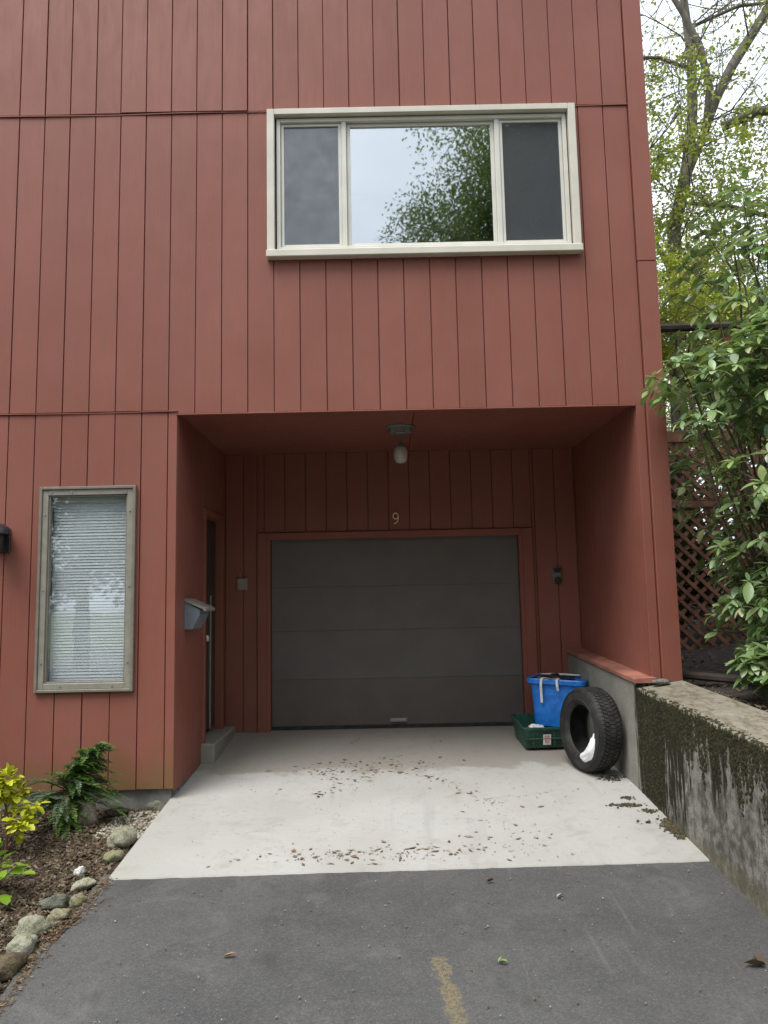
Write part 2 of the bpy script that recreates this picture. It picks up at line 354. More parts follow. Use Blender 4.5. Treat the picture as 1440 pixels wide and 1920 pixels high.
class MB:
    """collects shapes given in world coordinates; build() links them as one mesh object"""
    def __init__(s): s.v = []; s.f = []; s.c = []
    def add(s, vs, fs, tint=None):
        n = len(s.v); s.v += [tuple(v) for v in vs]; s.f += [tuple(i + n for i in f) for f in fs]
        if tint is not None: s.c += [tint] * len(vs)
        return s
    def box(s, x0, x1, y0, y1, z0, z1, bev=0.0, top=None):
        if bev <= 0:
            s.add([(x0, y0, z0), (x1, y0, z0), (x1, y1, z0), (x0, y1, z0), (x0, y0, z1), (x1, y0, z1), (x1, y1, z1), (x0, y1, z1)],
                  [(0, 3, 2, 1), (4, 5, 6, 7), (0, 1, 5, 4), (1, 2, 6, 5), (2, 3, 7, 6), (3, 0, 4, 7)])
            return s
        bm = bmesh.new(); bmesh.ops.create_cube(bm, size=1)
        for v in bm.verts:
            v.co = Vector(((x0 + x1) / 2 + v.co.x * (x1 - x0), (y0 + y1) / 2 + v.co.y * (y1 - y0), (z0 + z1) / 2 + v.co.z * (z1 - z0)))
        bmesh.ops.bevel(bm, geom=list(bm.edges), offset=bev, segments=1, affect='EDGES', profile=.5)
        bm.verts.index_update()
        s.add([v.co.copy() for v in bm.verts], [[v.index for v in f.verts] for f in bm.faces]); bm.free(); return s
    def prism(s, poly, axis, a, b):
        """poly: 2-D points; axis 'x','y' or 'z' extruded from a to b"""
        def P(p, t):
            return {'x': (t, p[0], p[1]), 'y': (p[0], t, p[1]), 'z': (p[0], p[1], t)}[axis]
        n = len(poly)
        s.add([P(p, a) for p in poly] + [P(p, b) for p in poly],
              [tuple(range(n))[::-1], tuple(range(n, 2 * n))] + [(i, (i + 1) % n, n + (i + 1) % n, n + i) for i in range(n)])
        return s
    def tube(s, pts, rads, n=6, cap=True, tint=None):
        pts = [Vector(p) for p in pts]; vs = []; fs = []
        ref = Vector((0.31, .17, .93))
        for i, p in enumerate(pts):
            d = (pts[min(i + 1, len(pts) - 1)] - pts[max(i - 1, 0)])
            if d.length < 1e-9: d = Vector((0, 0, 1))
            d.normalize(); a = d.cross(ref)
            if a.length < .05: a = d.cross(Vector((1, 0, 0)))
            a.normalize(); b = d.cross(a); r = rads[i] if isinstance(rads, (list, tuple)) else rads
            for k in range(n):
                t = 2 * math.pi * k / n; vs.append(p + a * math.cos(t) * r + b * math.sin(t) * r)
        for i in range(len(pts) - 1):
            for k in range(n): fs.append((i * n + k, i * n + (k + 1) % n, (i + 1) * n + (k + 1) % n, (i + 1) * n + k))
        if cap: fs.append(tuple(range(n))[::-1]); fs.append(tuple(range((len(pts) - 1) * n, len(pts) * n)))
        return s.add(vs, fs, tint)
    def lathe(s, prof, n=24, c=(0, 0, 0), closed=False):
        """prof: (radius, z) revolved about z through c"""
        vs = []; fs = []; m = len(prof)
        for r, z in prof:
            for k in range(n):
                t = 2 * math.pi * k / n; vs.append((c[0] + r * math.cos(t), c[1] + r * math.sin(t), c[2] + z))
        for i in range(m if closed else m - 1):
            j = (i + 1) % m
            for k in range(n): fs.append((i * n + k, i * n + (k + 1) % n, j * n + (k + 1) % n, j * n + k))
        return s.add(vs, fs)
    def build(s, name, mat, parent=None, smooth=False, local=False, kind=None, label=None):
        off = Vector((0, 0, 0)) if local else root_off(parent)
        me = bpy.data.meshes.new(name)
        me.from_pydata([(v[0] - off.x, v[1] - off.y, v[2] - off.z) for v in s.v], [], s.f)
        if s.c:
            a = me.color_attributes.new('tint', 'FLOAT_COLOR', 'POINT')
            flat = []
            for t in s.c: flat += [t[0], t[1], t[2], 1.0]
            a.data.foreach_set('color', flat)
        me.update()
        bm = bmesh.new(); bm.from_mesh(me)
        if not s.c: bmesh.ops.recalc_face_normals(bm, faces=bm.faces)
        bm.to_mesh(me); bm.free()
        if smooth:
            for p in me.polygons: p.use_smooth = True
        o = link_mesh(name, me, mat, parent)
        if kind: o['kind'] = kind
        if label: o['label'] = label
        return o

def smooth_angle(o, deg=35):
    me = o.data
    for p in me.polygons: p.use_smooth = True
    bm = bmesh.new(); bm.from_mesh(me)
    for e in bm.edges:
        if len(e.link_faces) == 2 and e.calc_face_angle(0) > rad(deg): e.smooth = False
    bm.to_mesh(me); bm.free()

def lerp(a, b, t): return a + (b - a) * t
def slab_z(y): return .04 + .098 * y
def asph_z(y):
    if y >= -1.3: return -.092 + .075 * (y + 1.25)
    if y >= -5: return -.0957 + .075 * (y + 1.3)
    return max(-.46, -.3732 + .03 * (y + 5))
def bed_z(x, y):
    return -.012 + .075 * y + .05 * mnoise.noise(Vector((x * 1.3, y * 1.3, 3))) + .02 * mnoise.noise(Vector((x * 5, y * 5, 9)))
WALLX = [(1.85, 1.82), (0, 1.885), (-2.5, 1.915), (-7, 1.95)]
def wall_x(y):
    for (ya, xa), (yb, xb) in zip(WALLX, WALLX[1:]):
        if y >= yb: return lerp(xa, xb, (y - ya) / (yb - ya))
    return WALLX[-1][1]
def wtop(y): return .80 + .045 * y

# ================================================================== GROUND
m = MB()
m.add([(-300, -300, -.6), (300, -300, -.6), (300, 300, -.6), (-300, 300, -.6)], [(0, 1, 2, 3)])
tag(m.build('ground', MAT['grass']), kind='structure')

def sheet(name, mat, fx0, fx1, ys, zf, nx=16, kind='structure', skirt=0):
    m = MB(); ny = len(ys); vs = []; fs = []
    for y in ys:
        a, b = fx0(y), fx1(y)
        for i in range(nx + 1):
            x = lerp(a, b, i / nx); vs.append((x, y, zf(x, y)))
    for j in range(ny - 1):
        for i in range(nx): k = j * (nx + 1) + i; fs.append((k, k + 1, k + nx + 2, k + nx + 1))
    m.add(vs, fs); return tag(m.build(name, mat, smooth=True), kind=kind)

def edge_l(y):      # left edge of the asphalt
    if y > -1.25: return -1.66
    if y > -2.6: return -1.66 - .02 * (y + 1.25) * -1 + .02 * math.sin(y * 7)
    return -1.69 - .10 * max(0, -2.6 - y)
ys = [-1.2 - .15 * i for i in range(40)] + [-7.5, -9, -12, -16, -22, -30]
ys = sorted(ys)
sheet('asphalt_driveway', MAT['asphalt'], lambda y: edge_l(y) - .05 if y > -7 else -12, lambda y: wall_x(y) + .05 if y > -7 else 12, ys,
      lambda x, y: asph_z(y) + .004 * mnoise.noise(Vector((x * 1.5, y * 1.5, 0))), 20)

ap = thing('concrete_apron', (0, 0, 0), kind='structure')
def front_y(x): return lerp(-1.285, -1.20, (x + 1.65) / 3.6) + .007 * mnoise.noise(Vector((x * 9, 0, 0))) + .004 * mnoise.noise(Vector((x * 31, 5, 0)))
def slab_piece(ya, yb):
    m = MB(); n = 90; vs = []; fs = []
    # a real slab: top sheet with a rounded arris and a visible edge
    xs = [lerp(-1.66, 1.97, i / n) for i in range(n + 1)]
    def xr(x, y): return min(x, wall_x(y) + .06)
    for (dz, ins) in ((-.13, 0), (-.008, 0), (0, .008)):
        for x in xs:
            y = (ya if ya is not None else front_y(x)) + ins; vs.append((xr(x, y), y, slab_z(y) + dz))
    for k in range(1, 6):
        for x in xs:
            a = (ya if ya is not None else front_y(x)) + .008; b = yb - .008
            y = lerp(a, b, k / 5); vs.append((xr(x, y), y, slab_z(y)))
    for (dz, ins) in ((-.008, 0), (-.13, 0)):
        for x in xs: vs.append((xr(x, yb), yb - ins, slab_z(yb) + dz))
    rws = len(vs) // (n + 1)
    for j in range(rws - 1):
        for i in range(n): k = j * (n + 1) + i; fs.append((k, k + 1, k + n + 2, k + n + 1))
    # left side face
    L = [j * (n + 1) for j in range(rws)]; fs.append(tuple(L))
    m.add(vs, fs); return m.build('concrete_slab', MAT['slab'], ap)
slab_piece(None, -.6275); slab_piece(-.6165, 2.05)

# bed on the left with mulch, terrain on the right
def bedx1(y): return -1.66 if y > -1.25 else edge_l(y) + .02
sheet('mulch_bed', MAT['mulch'], lambda y: -6, bedx1, [-7 + .12 * i for i in range(60)] , lambda x, y: bed_z(x, y), 60)
def right_z(x, y):
    t = min(1, max(0, (x - 2.2) / 4)); return .76 + .03 * min(y, 3) + .9 * t * t + .5 * max(0, min(1, (y - 4) / 14)) + .05 * mnoise.noise(Vector((x * 2, y * 2, 1)))
sheet('soil_bank', MAT['soil'], lambda y: (wall_x(y) + .28) if y < .02 else 2.27, lambda y: 30, [-7 + .5 * i for i in range(14)] + [.0, .03, .3, 1, 2, 3, 5, 8, 12, 18, 26, 40], right_z, 40)

# ================================================================== HOUSE
HX0, HX1, HY1, HZ1 = -5.2, 2.254, 8.5, 7.9
OPL, OPR, OPT = -1.63, 2.02, 3.012             # carport opening
ZS1, ZS2 = 5.572, 3.035
house = thing('house', (0, 0, 0), 'red painted wood sided house with a recessed garage and two windows', 'house')
BK = .018                                        # backing sits this far behind the plank faces
WIN = (-.905, 1.650, 4.283, 5.568)               # big window outer casing
LW = (-2.70, -1.945, .850, 2.438)                # low window outer
AB = 1.85                                        # back wall of the recess

m = MB()
def hole_wall(m, x0, x1, z0, z1, y0, y1, holes):
    xs = sorted({x0, x1, *[h[0] for h in holes], *[h[1] for h in holes]}); zs = sorted({z0, z1, *[h[2] for h in holes], *[h[3] for h in holes]})
    for xa, xb in zip(xs, xs[1:]):
        for za, zb in zip(zs, zs[1:]):
            cx, cz = (xa + xb) / 2, (za + zb) / 2
            if any(h[0] < cx < h[1] and h[2] < cz < h[3] for h in holes): continue
            if xa >= x0 and xb <= x1: m.box(xa, xb, y0, y1, za, zb)
hole_wall(m, HX0, HX1 - .01, OPT + .006, HZ1, BK, .14, [(WIN[0] + .06, WIN[1] - .06, WIN[2] + .05, WIN[3] - .05)])
hole_wall(m, HX0, OPL - .004, .125, OPT + .006, BK, .14, [(LW[0] + .03, LW[1] - .03, LW[2] + .03, LW[3] - .03)])
m.box(OPR + .012, HX1 - .01, BK, .14, .83, OPT + .006)
m.box(HX1 - .14, HX1 - .01, .14, HY1, .55, HZ1)
m.box(HX0, HX0 + .13, .14, HY1, .1, HZ1)
m.box(HX0 + .13, HX1 - .14, HY1 - .13, HY1, .1, HZ1)
m.box(HX0 + .13, OPL - .13, .14, HY1 - .13, .10, .20)
m.build('wall', MAT['siding'], house)
MB().box(HX0 - .25, HX1 + .25, -.30, HY1 + .2, HZ1, HZ1 + .22, .01).build('roof', MAT['timber'], house)
MB().box(HX0 + .02, OPL - .03, .03, .20, -.6, .118).box(OPL - .25, OPL - .012, .20, AB + .1, -.4, .15).build('foundation', MAT['found'], house)

def plank(x0, x1, z0, z1, y=0., gap=.0064, axis='y', th=.020, parent=house, bev=.0025):
    """one vertical board; axis 'y' faces the street, 'x+'/'x-' boards line the recess"""
    d = R.uniform(0, .0022); g0, g1 = gap * .5 + R.uniform(-.0008, .0015), gap * .5 + R.uniform(-.0008, .0015)
    m = MB()
    if axis == 'y': m.box(x0 + g0, x1 - g1, y + d, y + th, z0, z1, bev)
    elif axis == 'x+': m.box(y - th, y - d, x0 + g0, x1 - g1, z0, z1, bev)
    else: m.box(y + d, y + th, x0 + g0, x1 - g1, z0, z1, bev)
    return m.build('plank', MAT['siding'], parent)

def shaped(poly):
    d = R.uniform(0, .0022); return MB().prism(poly, 'y', d, .020).build('plank', MAT['siding'], house)
G0, GS = -2.975, .2117
grid = [G0 + GS * i for i in range(-7, 25)]
grid = [g for g in grid if g < 2.09] + [2.100]
for a, b in zip(grid, grid[1:]):
    # upper course, its lower edge kicked out a little over the flashing, boards wavy there
    kick = .006 + .004 * math.sin(a * 3) + (.006 if -2.2 < a < -1.1 else 0)
    p = plank(a, b, ZS1 + .010 + .004 * math.sin(a * 2.1), HZ1 - .002, -kick, th=.018 + kick)
    # middle course, cut round the big window
    segs = [(a, b)]
    xa, xb = a, b
    def put(x0, x1, z0, z1):
        if x1 - x0 > .012: plank(x0, x1, z0, z1)
    lo, hi = ZS2 + .004 if b < OPL + .02 else OPT, ZS1 - .006
    if a < OPL < b: lo = OPT
    if b <= WIN[0] + .005 or a >= WIN[1] - .005: put(a, b, lo, hi)
    else:
        g = .0038; zw = WIN[2] - .004
        if a < WIN[0] - .01: shaped([(a + g, lo), (b - g, lo), (b - g, zw), (WIN[0] - .003, zw), (WIN[0] - .003, hi), (a + g, hi)])
        elif b > WIN[1] + .01: shaped([(a + g, lo), (b - g, lo), (b - g, hi), (WIN[1] + .003, hi), (WIN[1] + .003, zw), (a + g, zw)])
        else: put(a, b, lo, zw)
    # ground-floor boards left of the recess
    if a < OPL - .02:
        x1 = min(b, OPL); lo2, hi2 = .118, ZS2 - .010
        if b <= LW[0] + .01 or a >= LW[1] - .01: put(a, x1, lo2, hi2)
        else:
            g = .0038; z0_, z1_ = LW[2] - .004, LW[3] + .004
            if a < LW[0] - .01: shaped([(a + g, lo2), (b - g, lo2), (b - g, z0_), (LW[0] - .002, z0_), (LW[0] - .002, z1_), (b - g, z1_), (b - g, hi2), (a + g, hi2)])
            elif b > LW[1] + .01: shaped([(a + g, lo2), (b - g, lo2), (b - g, hi2), (a + g, hi2), (a + g, z1_), (LW[1] + .002, z1_), (LW[1] + .002, z0_), (a + g, z0_)])
            else: put(a, b, lo2, z0_); put(a, b, z1_, hi2)
# right post of the recess
plank(OPR + .002, 2.100, .842, OPT - .001)
MB().box(2.104, HX1, -.022, .02, .836, 4.195, .003).build('corner_board', MAT['siding'], house)
MB().box(2.104, HX1, -.022, .02, 4.201, HZ1 - .002, .003).build('corner_board', MAT['siding'], house)
MB().box(HX1 - .012, HX1, .024, HY1, .8, HZ1 - .002).build('side_siding', MAT['siding'], house)
# flashings along the two panel joints
n = 60
for zc, xa, xb in ((ZS1, HX0, WIN[0] - .004), (ZS1, WIN[1] + .004, 2.1), (ZS2 - .004, HX0, OPL)):
    m = MB(); vs = []; fs = []
    for i in range(n + 1):
        x0 = lerp(xa, xb, i / n); dy = .003 * math.sin(x0 * 5); dz = .003 * math.sin(x0 * 3.3)
        vs += [(x0, -.008 + dy, zc - .004 + dz), (x0, .016, zc - .004 + dz), (x0, .016, zc + .003 + dz), (x0, -.008 + dy, zc + .003 + dz)]
    for i in range(n):
        for k in range(4): fs.append((i * 4 + k, i * 4 + (k + 1) % 4, i * 4 + 4 + (k + 1) % 4, i * 4 + 4 + k))
    m.add(vs, fs)
    m.build('flashing', MAT['siding'], house)
MB().box(OPL, OPR, -.006, .016, OPT - .012, OPT - .002, .002).build('drip_edge', MAT['siding'], house)

# ---- recess: side walls, back wall, soffit
RX0, RX1 = 2.02, 1.97        # right wall is very slightly splayed
m = MB()
m.box(OPL - .13, OPL - .020, .02, .895, .15, 3.03); m.box(OPL - .13, OPL - .02, 1.745, AB + .02, .15, 3.03); m.box(OPL - .13, OPL - .02, .895, 1.745, 2.37, 3.03)
hole_wall(m, -1.76, 2.11, .02, 3.03, AB + .02, AB + .12, [(-1.175, 1.375, -.1, 2.14)])
m.prism([(RX0 + .02, .02), (2.11, .02), (2.11, AB + .02), (RX1 + .02, AB + .02)], 'z', .6, 3.03)
m.build('recess_wall', MAT['siding'], house)
for bx in ((.022, .895, .10, 3.03), (.896, 1.744, 2.372, 3.03), (1.745, AB - .001, .16, 3.03)):
    MB().box(OPL - .018, OPL, bx[0], bx[1], bx[2], bx[3], .002).build('recess_panel', MAT['siding'], house)
gx = [-1.63] + [-1.446 + .2135 * i for i in range(17)]
gx = [g for g in gx if g < 1.93] + [1.965]
for a, b in zip(gx, gx[1:]):
    if b <= -1.30 or a >= 1.51: plank(a, b, slab_z(AB) - .0 if a < 0 else .2, 3.03, AB)
    elif a < -1.30 < b:
        plank(a, -1.302, .2, 3.03, AB); plank(-1.302, b, 2.212, 3.03, AB, gap=.001)
    elif a < 1.51 < b:
        plank(1.512, b, .2, 3.03, AB); plank(a, 1.512, 2.212, 3.03, AB, gap=.001)
    else: plank(a, b, 2.212, 3.03, AB)
for ya_, yb_ in ((.03, 1.217), (1.219, AB - .001)):
    xa_, xb_ = lerp(RX0, RX1, ya_ / AB), lerp(RX0, RX1, yb_ / AB)
    MB().prism([(xa_, ya_), (xb_, yb_), (xb_ + .018, yb_), (xa_ + .018, ya_)], 'z', .86, 3.029).build('recess_panel', MAT['siding'], house)
m = MB().box(OPL - .02, .26, .022, AB + .02, 3.03, 3.05, .002); m.build('soffit_panel', MAT['siding'], house)
m = MB().box(.266, 2.06, .022, AB + .02, 3.03, 3.05, .002); m.build('soffit_panel', MAT['siding'], house)
MB().box(HX0 + .13, HX1 - .14, .14, HY1 - .13, 3.06, 3.16).build('floor_deck', MAT['room'], house)

# ---- garage door
gd = thing('garage_door', (.1, AB, .24)); gd.parent = house
DX0, DX1 = -1.170, 1.368
zs = [.262, .722, 1.206, 1.648, 2.15]
for i, (a, b) in enumerate(zip(zs, zs[1:])):
    mm = MAT['door2'] if i == 0 else MAT['door']
    m = MB().box(DX0 + .004, DX1 - .004, AB + .055, AB + .10, a + .0006, b - .0006, .0012)
    o = m.build('door_panel', mm, gd, label='brown bottom panel of the garage door' if i == 0 else None)
MB().box(DX0 + .004, DX1 - .004, AB + .050, AB + .09, .225, .2615, .004).build('rubber_seal', MAT['rubber'], gd)
m = MB(); m.box(.02, .19, AB + .048, AB + .054, .288, .325, .002); m.tube([(.035, AB + .05, .306), (.04, AB + .018, .306), (.17, AB + .018, .306), (.175, AB + .05, .306)], .008, 6)
m.build('lift_handle', MAT['steel'], gd)
# casing round the garage door
for nm, bx in (('door_casing', (-1.300, -1.205, .195, 2.205)), ('door_casing', (1.405, 1.510, .21, 2.205)), ('door_casing', (-1.204, 1.404, 2.135, 2.205))):
    MB().box(bx[0], bx[1], AB - .022, AB + .015, bx[2], bx[3], .003).build(nm, MAT['siding'], house)
m = MB(); m.box(-1.205, DX0, AB - .012, AB + .12, .2, 2.134, .002); m.build('door_jamb', MAT['siding'], house)
m = MB(); m.box(DX1, 1.405, AB - .012, AB + .12, .2, 2.134, .002); m.build('door_jamb', MAT['siding'], house)
m = MB(); m.box(DX0, DX1, AB + .02, AB + .12, 2.152, 2.2, .002); m.box(-1.205, -1.18, AB + .03, AB + .054, .24, 2.13).build('door_stop', MAT['timber'], house)
MB().box(-1.35, 1.6, AB + .13, AB + .2, 0, 2.4).build('garage_backing', MAT['dark'], house)

# ---- entry door in the left side of the recess
ed = thing('entry_door', (OPL, 1.3, .3)); ed.parent = house
MB().box(OPL - .10, OPL - .06, .965, 1.675, .335, 2.305, .004).build('door_leaf', MAT['entry'], ed)
for za, zb in ((.50, 1.15), (1.35, 2.15)):
    m = MB(); m.box(OPL - .062, OPL - .052, 1.06, 1.30, za, zb, .004); m.build('door_panel', MAT['entry'], ed)
    m = MB(); m.box(OPL - .062, OPL - .052, 1.36, 1.60, za, zb, .004); m.build('door_panel', MAT['entry'], ed)
m = MB(); m.tube([(OPL - .06, 1.04, 1.19), (OPL - .02, 1.04, 1.19)], .012, 8); m.lathe([(0, -.03), (.018, -.027), (.028, -.012), (.03, 0), (.028, .012), (.018, .027), (0, .03)], 12, (OPL + .005, 1.04, 1.19))
m.tube([(OPL - .06, 1.04, 1.30), (OPL - .04, 1.04, 1.30)], .022, 10)
smooth_angle(m.build('door_knob', MAT['steel'], ed))
MB().box(OPL - .05, OPL - .035, 1.385, 1.396, .34, 1.58).build('weather_strip', MAT['taupe2'], ed)
for bx in ((.900, .962, .27, 2.368), (1.678, 1.742, .27, 2.368)):
    MB().box(OPL - .12, OPL + .016, bx[0], bx[1], bx[2], bx[3], .003).build('door_casing', MAT['siding'], house)
MB().box(OPL - .12, OPL + .016, .963, 1.677, 2.310, 2.368, .003).build('door_casing', MAT['siding'], house)
st = thing('entry_step', (OPL, 1.3, .2)); st.parent = house
MB().box(OPL - .12, OPL + .115, .86, AB - .003, .0, .290, .012).build('step_block', MAT['step'], st)

# ---- big window
wn = thing('upper_window', ((WIN[0] + WIN[1]) / 2, 0, WIN[2])); wn.parent = house
X0, X1, Z0, Z1 = WIN
PR = -.050
for nm, b in (('casing', (X0, X0 + .060, Z0 + .012, Z1)), ('casing', (X1 - .060, X1, Z0 + .012, Z1)), ('casing', (X0 + .0605, X1 - .0605, Z1 - .052, Z1))):
    MB().box(b[0], b[1], PR, .03, b[2], b[3], .004).build(nm, MAT['cream'], wn)
MB().box(X0 - .006, X1 + .006, PR - .018, .03, Z0 - .006, Z0 + .055, .006).build('sill', MAT['cream'], wn)
# vinyl frame inside
fx0, fx1, fz0, fz1 = X0 + .074, X1 - .070, Z0 + .070, Z1 - .062
FD = -.005
def ring(m, x0, x1, z0, z1, wd, y0, y1, bev=.003, wt=None):
    wt = wt or wd
    m.box(x0, x0 + wd, y0, y1, z0, z1, bev); m.box(x1 - wd, x1, y0, y1, z0, z1, bev)
    m.box(x0 + wd, x1 - wd, y0 + .0005, y1, z0, z0 + wd, bev); m.box(x0 + wd, x1 - wd, y0 + .0005, y1, z1 - wt, z1, bev)
    return m
ring(MB(), fx0, fx1, fz0, fz1, .032, FD, .09).build('window_frame', MAT['vinyl'], wn)
ma_, mb_ = -.272, 1.003       # mullion centres
for mc in (ma_, mb_): MB().box(mc - .020, mc + .020, FD + .010, .09, fz0 + .033, fz1 - .033, .003).build('mullion', MAT['vinyl'], wn)
def sash(x0, x1, y, wd, label=None, scr=False):
    s = ring(MB(), x0, x1, fz0 + .034, fz1 - .034, wd, y, y + .03, .003).build('sash', MAT['vinyl'], wn, label=label)
    MB().box(x0 + wd - .004, x1 - wd + .004, y + .016, y + .020, fz0 + .03 + wd, fz1 - .03 - wd).build('pane', MAT['glass'], s)
    if scr:
        m = MB(); zz0, zz1 = fz0 + .034 + wd, fz1 - .034 - wd
        m.add([(x0 + wd, y + .006, zz0), (x1 - wd, y + .006, zz0), (x1 - wd, y + .006, zz1), (x0 + wd, y + .006, zz1)], [(0, 1, 2, 3)])
        m.build('insect_screen', MAT['screen'], s)
    return s
sash(fx0 + .034, ma_ - .021, .018, .026, 'left sash with a grey insect screen', True)
sash(ma_ + .021, mb_ - .021, .030, .030, 'wide fixed centre sash')
sash(mb_ + .021, fx1 - .034, .018, .026, 'right sash with a dark insect screen', True)
# curtain / dark room behind
MB().box(X0 - .2, X1 + .2, 2.5, 2.55, 3.2, 6.2).build('room_wall', MAT['room'], house)

# ---- low window
lw = thing('lower_window', ((LW[0] + LW[1]) / 2, 0, LW[2])); lw.parent = house
X0, X1, Z0, Z1 = LW
ring(MB(), X0, X1, Z0, Z1, .022, -.030, .03, .003).build('window_frame', MAT['taupe'], lw)
sf = ring(MB(), X0 + .0225, X1 - .0225, Z0 + .0225, Z1 - .0225, .045, -.018, .012, .003).build('storm_frame', MAT['taupe2'], lw)
m = MB()
ring(MB(), X0 + .068, X1 - .068, Z0 + .068, Z1 - .068, .012, -.006, .05, .002).build('glazing_bead', MAT['taupe'], lw)
for (sx, sz) in ((X0 + .045, Z0 + .22), (X0 + .045, Z0 + .78), (X0 + .045, Z1 - .22), (X1 - .045, Z0 + .22), (X1 - .045, Z0 + .80), (X1 - .045, Z1 - .2),
                 (X0 + .09, Z1 - .045), (X0 + .25, Z1 - .045), (X1 - .09, Z1 - .045), (X0 + .2, Z0 + .045), (X1 - .16, Z0 + .045)):
    MB().tube([(sx, -.023, sz), (sx, -.016, sz)], .0065, 8).build('screw', MAT['steel'], sf)
MB().box(X0 + .078, X1 - .078, .012, .016, Z0 + .078, Z1 - .078).build('pane', MAT['glass2'], lw)
bl = thing('window_blind', (X0, .07, Z0)); bl.parent = lw
m = MB(); z = Z0 + .07; k = 0
while z < Z1 - .10:
    a = rad(74 + R.uniform(-4, 4)); h = .0135; dz = R.uniform(-.0015, .0015); tl = R.uniform(-.003, .003)
    y_ = .072; dy, dzz = h * math.cos(a), h * math.sin(a)
    m.add([(X0 + .075, y_ - dy, z - dzz + dz), (X1 - .072, y_ - dy, z - dzz + dz + tl), (X1 - .072, y_ + dy, z + dzz + dz + tl), (X0 + .075, y_ + dy, z + dzz + dz)], [(0, 1, 2, 3)])
    z += .0235
m.build('slats', MAT['blind'], lw, kind='stuff')
MB().box(X0 + .07, X1 - .07, .055, .09, Z1 - .11, Z1 - .07, .003).build('blind_headrail', MAT['blind'], lw)
MB().box(X0 + .07, X1 - .07, .06, .085, Z0 + .04, Z0 + .06, .003).build('blind_rail', MAT['blind'], lw)
bpy.data.objects.remove(bl)
MB().box(X0 - .3, X1 + .12, 1.6, 1.65, .3, 2.9).build('room_wall', MAT['room'], house)

# ================================================================== FITTINGS ON THE HOUSE
lamp = thing('porch_lamp', (.158, .70, 3.03), 'porch lamp with a ribbed glass globe hanging under the garage recess', 'lamp')
MB().lathe([(0, 0), (.135, 0), (.135, -.012), (.118, -.022), (.11, -.055), (.085, -.066), (0, -.066)], 8, (.158, .70, 3.03)).build('base_plate', MAT['lampmetal'], lamp)
MB().box(.118, .198, .60, .66, 2.95, 3.0, .006).build('junction_box', MAT['lampmetal'], lamp)
MB().tube([(.158, .70, 2.97), (.158, .70, 2.875)], .014, 8).lathe([(.014, 0), (.03, -.012), (.042, -.03), (.044, -.05)], 14, (.158, .70, 2.885)).build('stem', MAT['lampmetal'], lamp)
m = MB(); prof = [(.040, 2.842), (.054, 2.825), (.058, 2.80), (.058, 2.765), (.054, 2.735), (.042, 2.712), (.022, 2.702), (0.001, 2.700)]
nn = 32; vs = []; fs = []
for (r, z) in prof:
    for k in range(nn): t = 2 * math.pi * k / nn; rr = r * (1 + .05 * (k % 2)); vs.append((.158 + rr * math.cos(t), .70 + rr * math.sin(t), z))
for i in range(len(prof) - 1):
    for k in range(nn): fs.append((i * nn + k, i * nn + (k + 1) % nn, (i + 1) * nn + (k + 1) % nn, (i + 1) * nn + k))
m.add(vs, fs); smooth_angle(m.build('globe', MAT['globe'], lamp), 50)
m = MB().lathe([(0, 2.73), (.016, 2.735), (.02, 2.755), (.012, 2.80), (.012, 2.84)], 10, (.158, .70, 0)); smooth_angle(m.build('bulb', MAT['paper'], lamp))

# house number 9
m = MB(); NX, NZ = .118, 2.335
pts = [];
for k in range(25):
    t = rad(-60 + 360 * k / 24); pts.append((NX + .026 * math.cos(t), AB - .010, NZ + .022 + .030 * math.sin(t)))
m.tube(pts, .0075, 6, cap=False)
m.tube([(NX + .026, AB - .010, NZ + .022), (NX + .027, AB - .010, NZ - .005), (NX + .018, AB - .010, NZ - .033), (NX - .002, AB - .010, NZ - .052), (NX - .022, AB - .010, NZ - .054)], [.0075, .0085, .008, .007, .0085], 6)
o = m.build('house_number', MAT['brass'], smooth=True); tag(o, 'small brass numeral 9 fixed above the garage door', 'house number')

kp = thing('garage_keypad', (-1.452, AB, 1.69), 'small beige keypad box on the boards left of the garage door', 'keypad')
MB().box(-1.505, -1.400, AB - .032, AB - .001, 1.63, 1.75, .006).build('housing', MAT['beige'], kp)
MB().box(-1.490, -1.415, AB - .040, AB - .0325, 1.64, 1.69, .004).build('cover', MAT['taupe2'], kp)
MB().tube([(-1.475, AB - .012, 1.75), (-1.475, AB - .012, 1.80)], .004, 6).build('aerial', MAT['steel'], kp)

ot = thing('outdoor_outlet', (1.744, AB, 1.71), 'dark outlet plate with two flip covers right of the garage door', 'outlet')
MB().box(1.700, 1.790, AB - .018, AB - .001, 1.64, 1.80, .004).build('plate', MAT['lampmetal'], ot)
MB().prism([(1.702, 1.790), (1.786, 1.790), (1.772, 1.745), (1.716, 1.745)], 'y', AB - .036, AB - .0185).build('flip_cover', MAT['blackp'], ot)
MB().tube([(1.748, AB - .036, 1.668), (1.748, AB - .0185, 1.668)], .036, 16).build('flip_cover', MAT['blackp'], ot)

mb = thing('mailbox', (OPL, .42, 1.4), 'grey blue wall mailbox with a sloping lid beside the entry door', 'mailbox')
ya, yb = .26, .58
m = MB().prism([(OPL + .002, 1.30), (OPL + .065, 1.30), (OPL + .125, 1.415), (OPL + .125, 1.455), (OPL + .002, 1.52)], 'y', ya, yb); m.build('body', MAT['mbox'], mb)
m = MB().prism([(OPL + .002, 1.541), (OPL + .010, 1.548), (OPL + .168, 1.470), (OPL + .178, 1.456), (OPL + .174, 1.440), (OPL + .160, 1.446), (OPL + .156, 1.458), (OPL + .002, 1.524)], 'y', ya - .012, yb + .012)
m.build('lid', MAT['mlid'], mb)

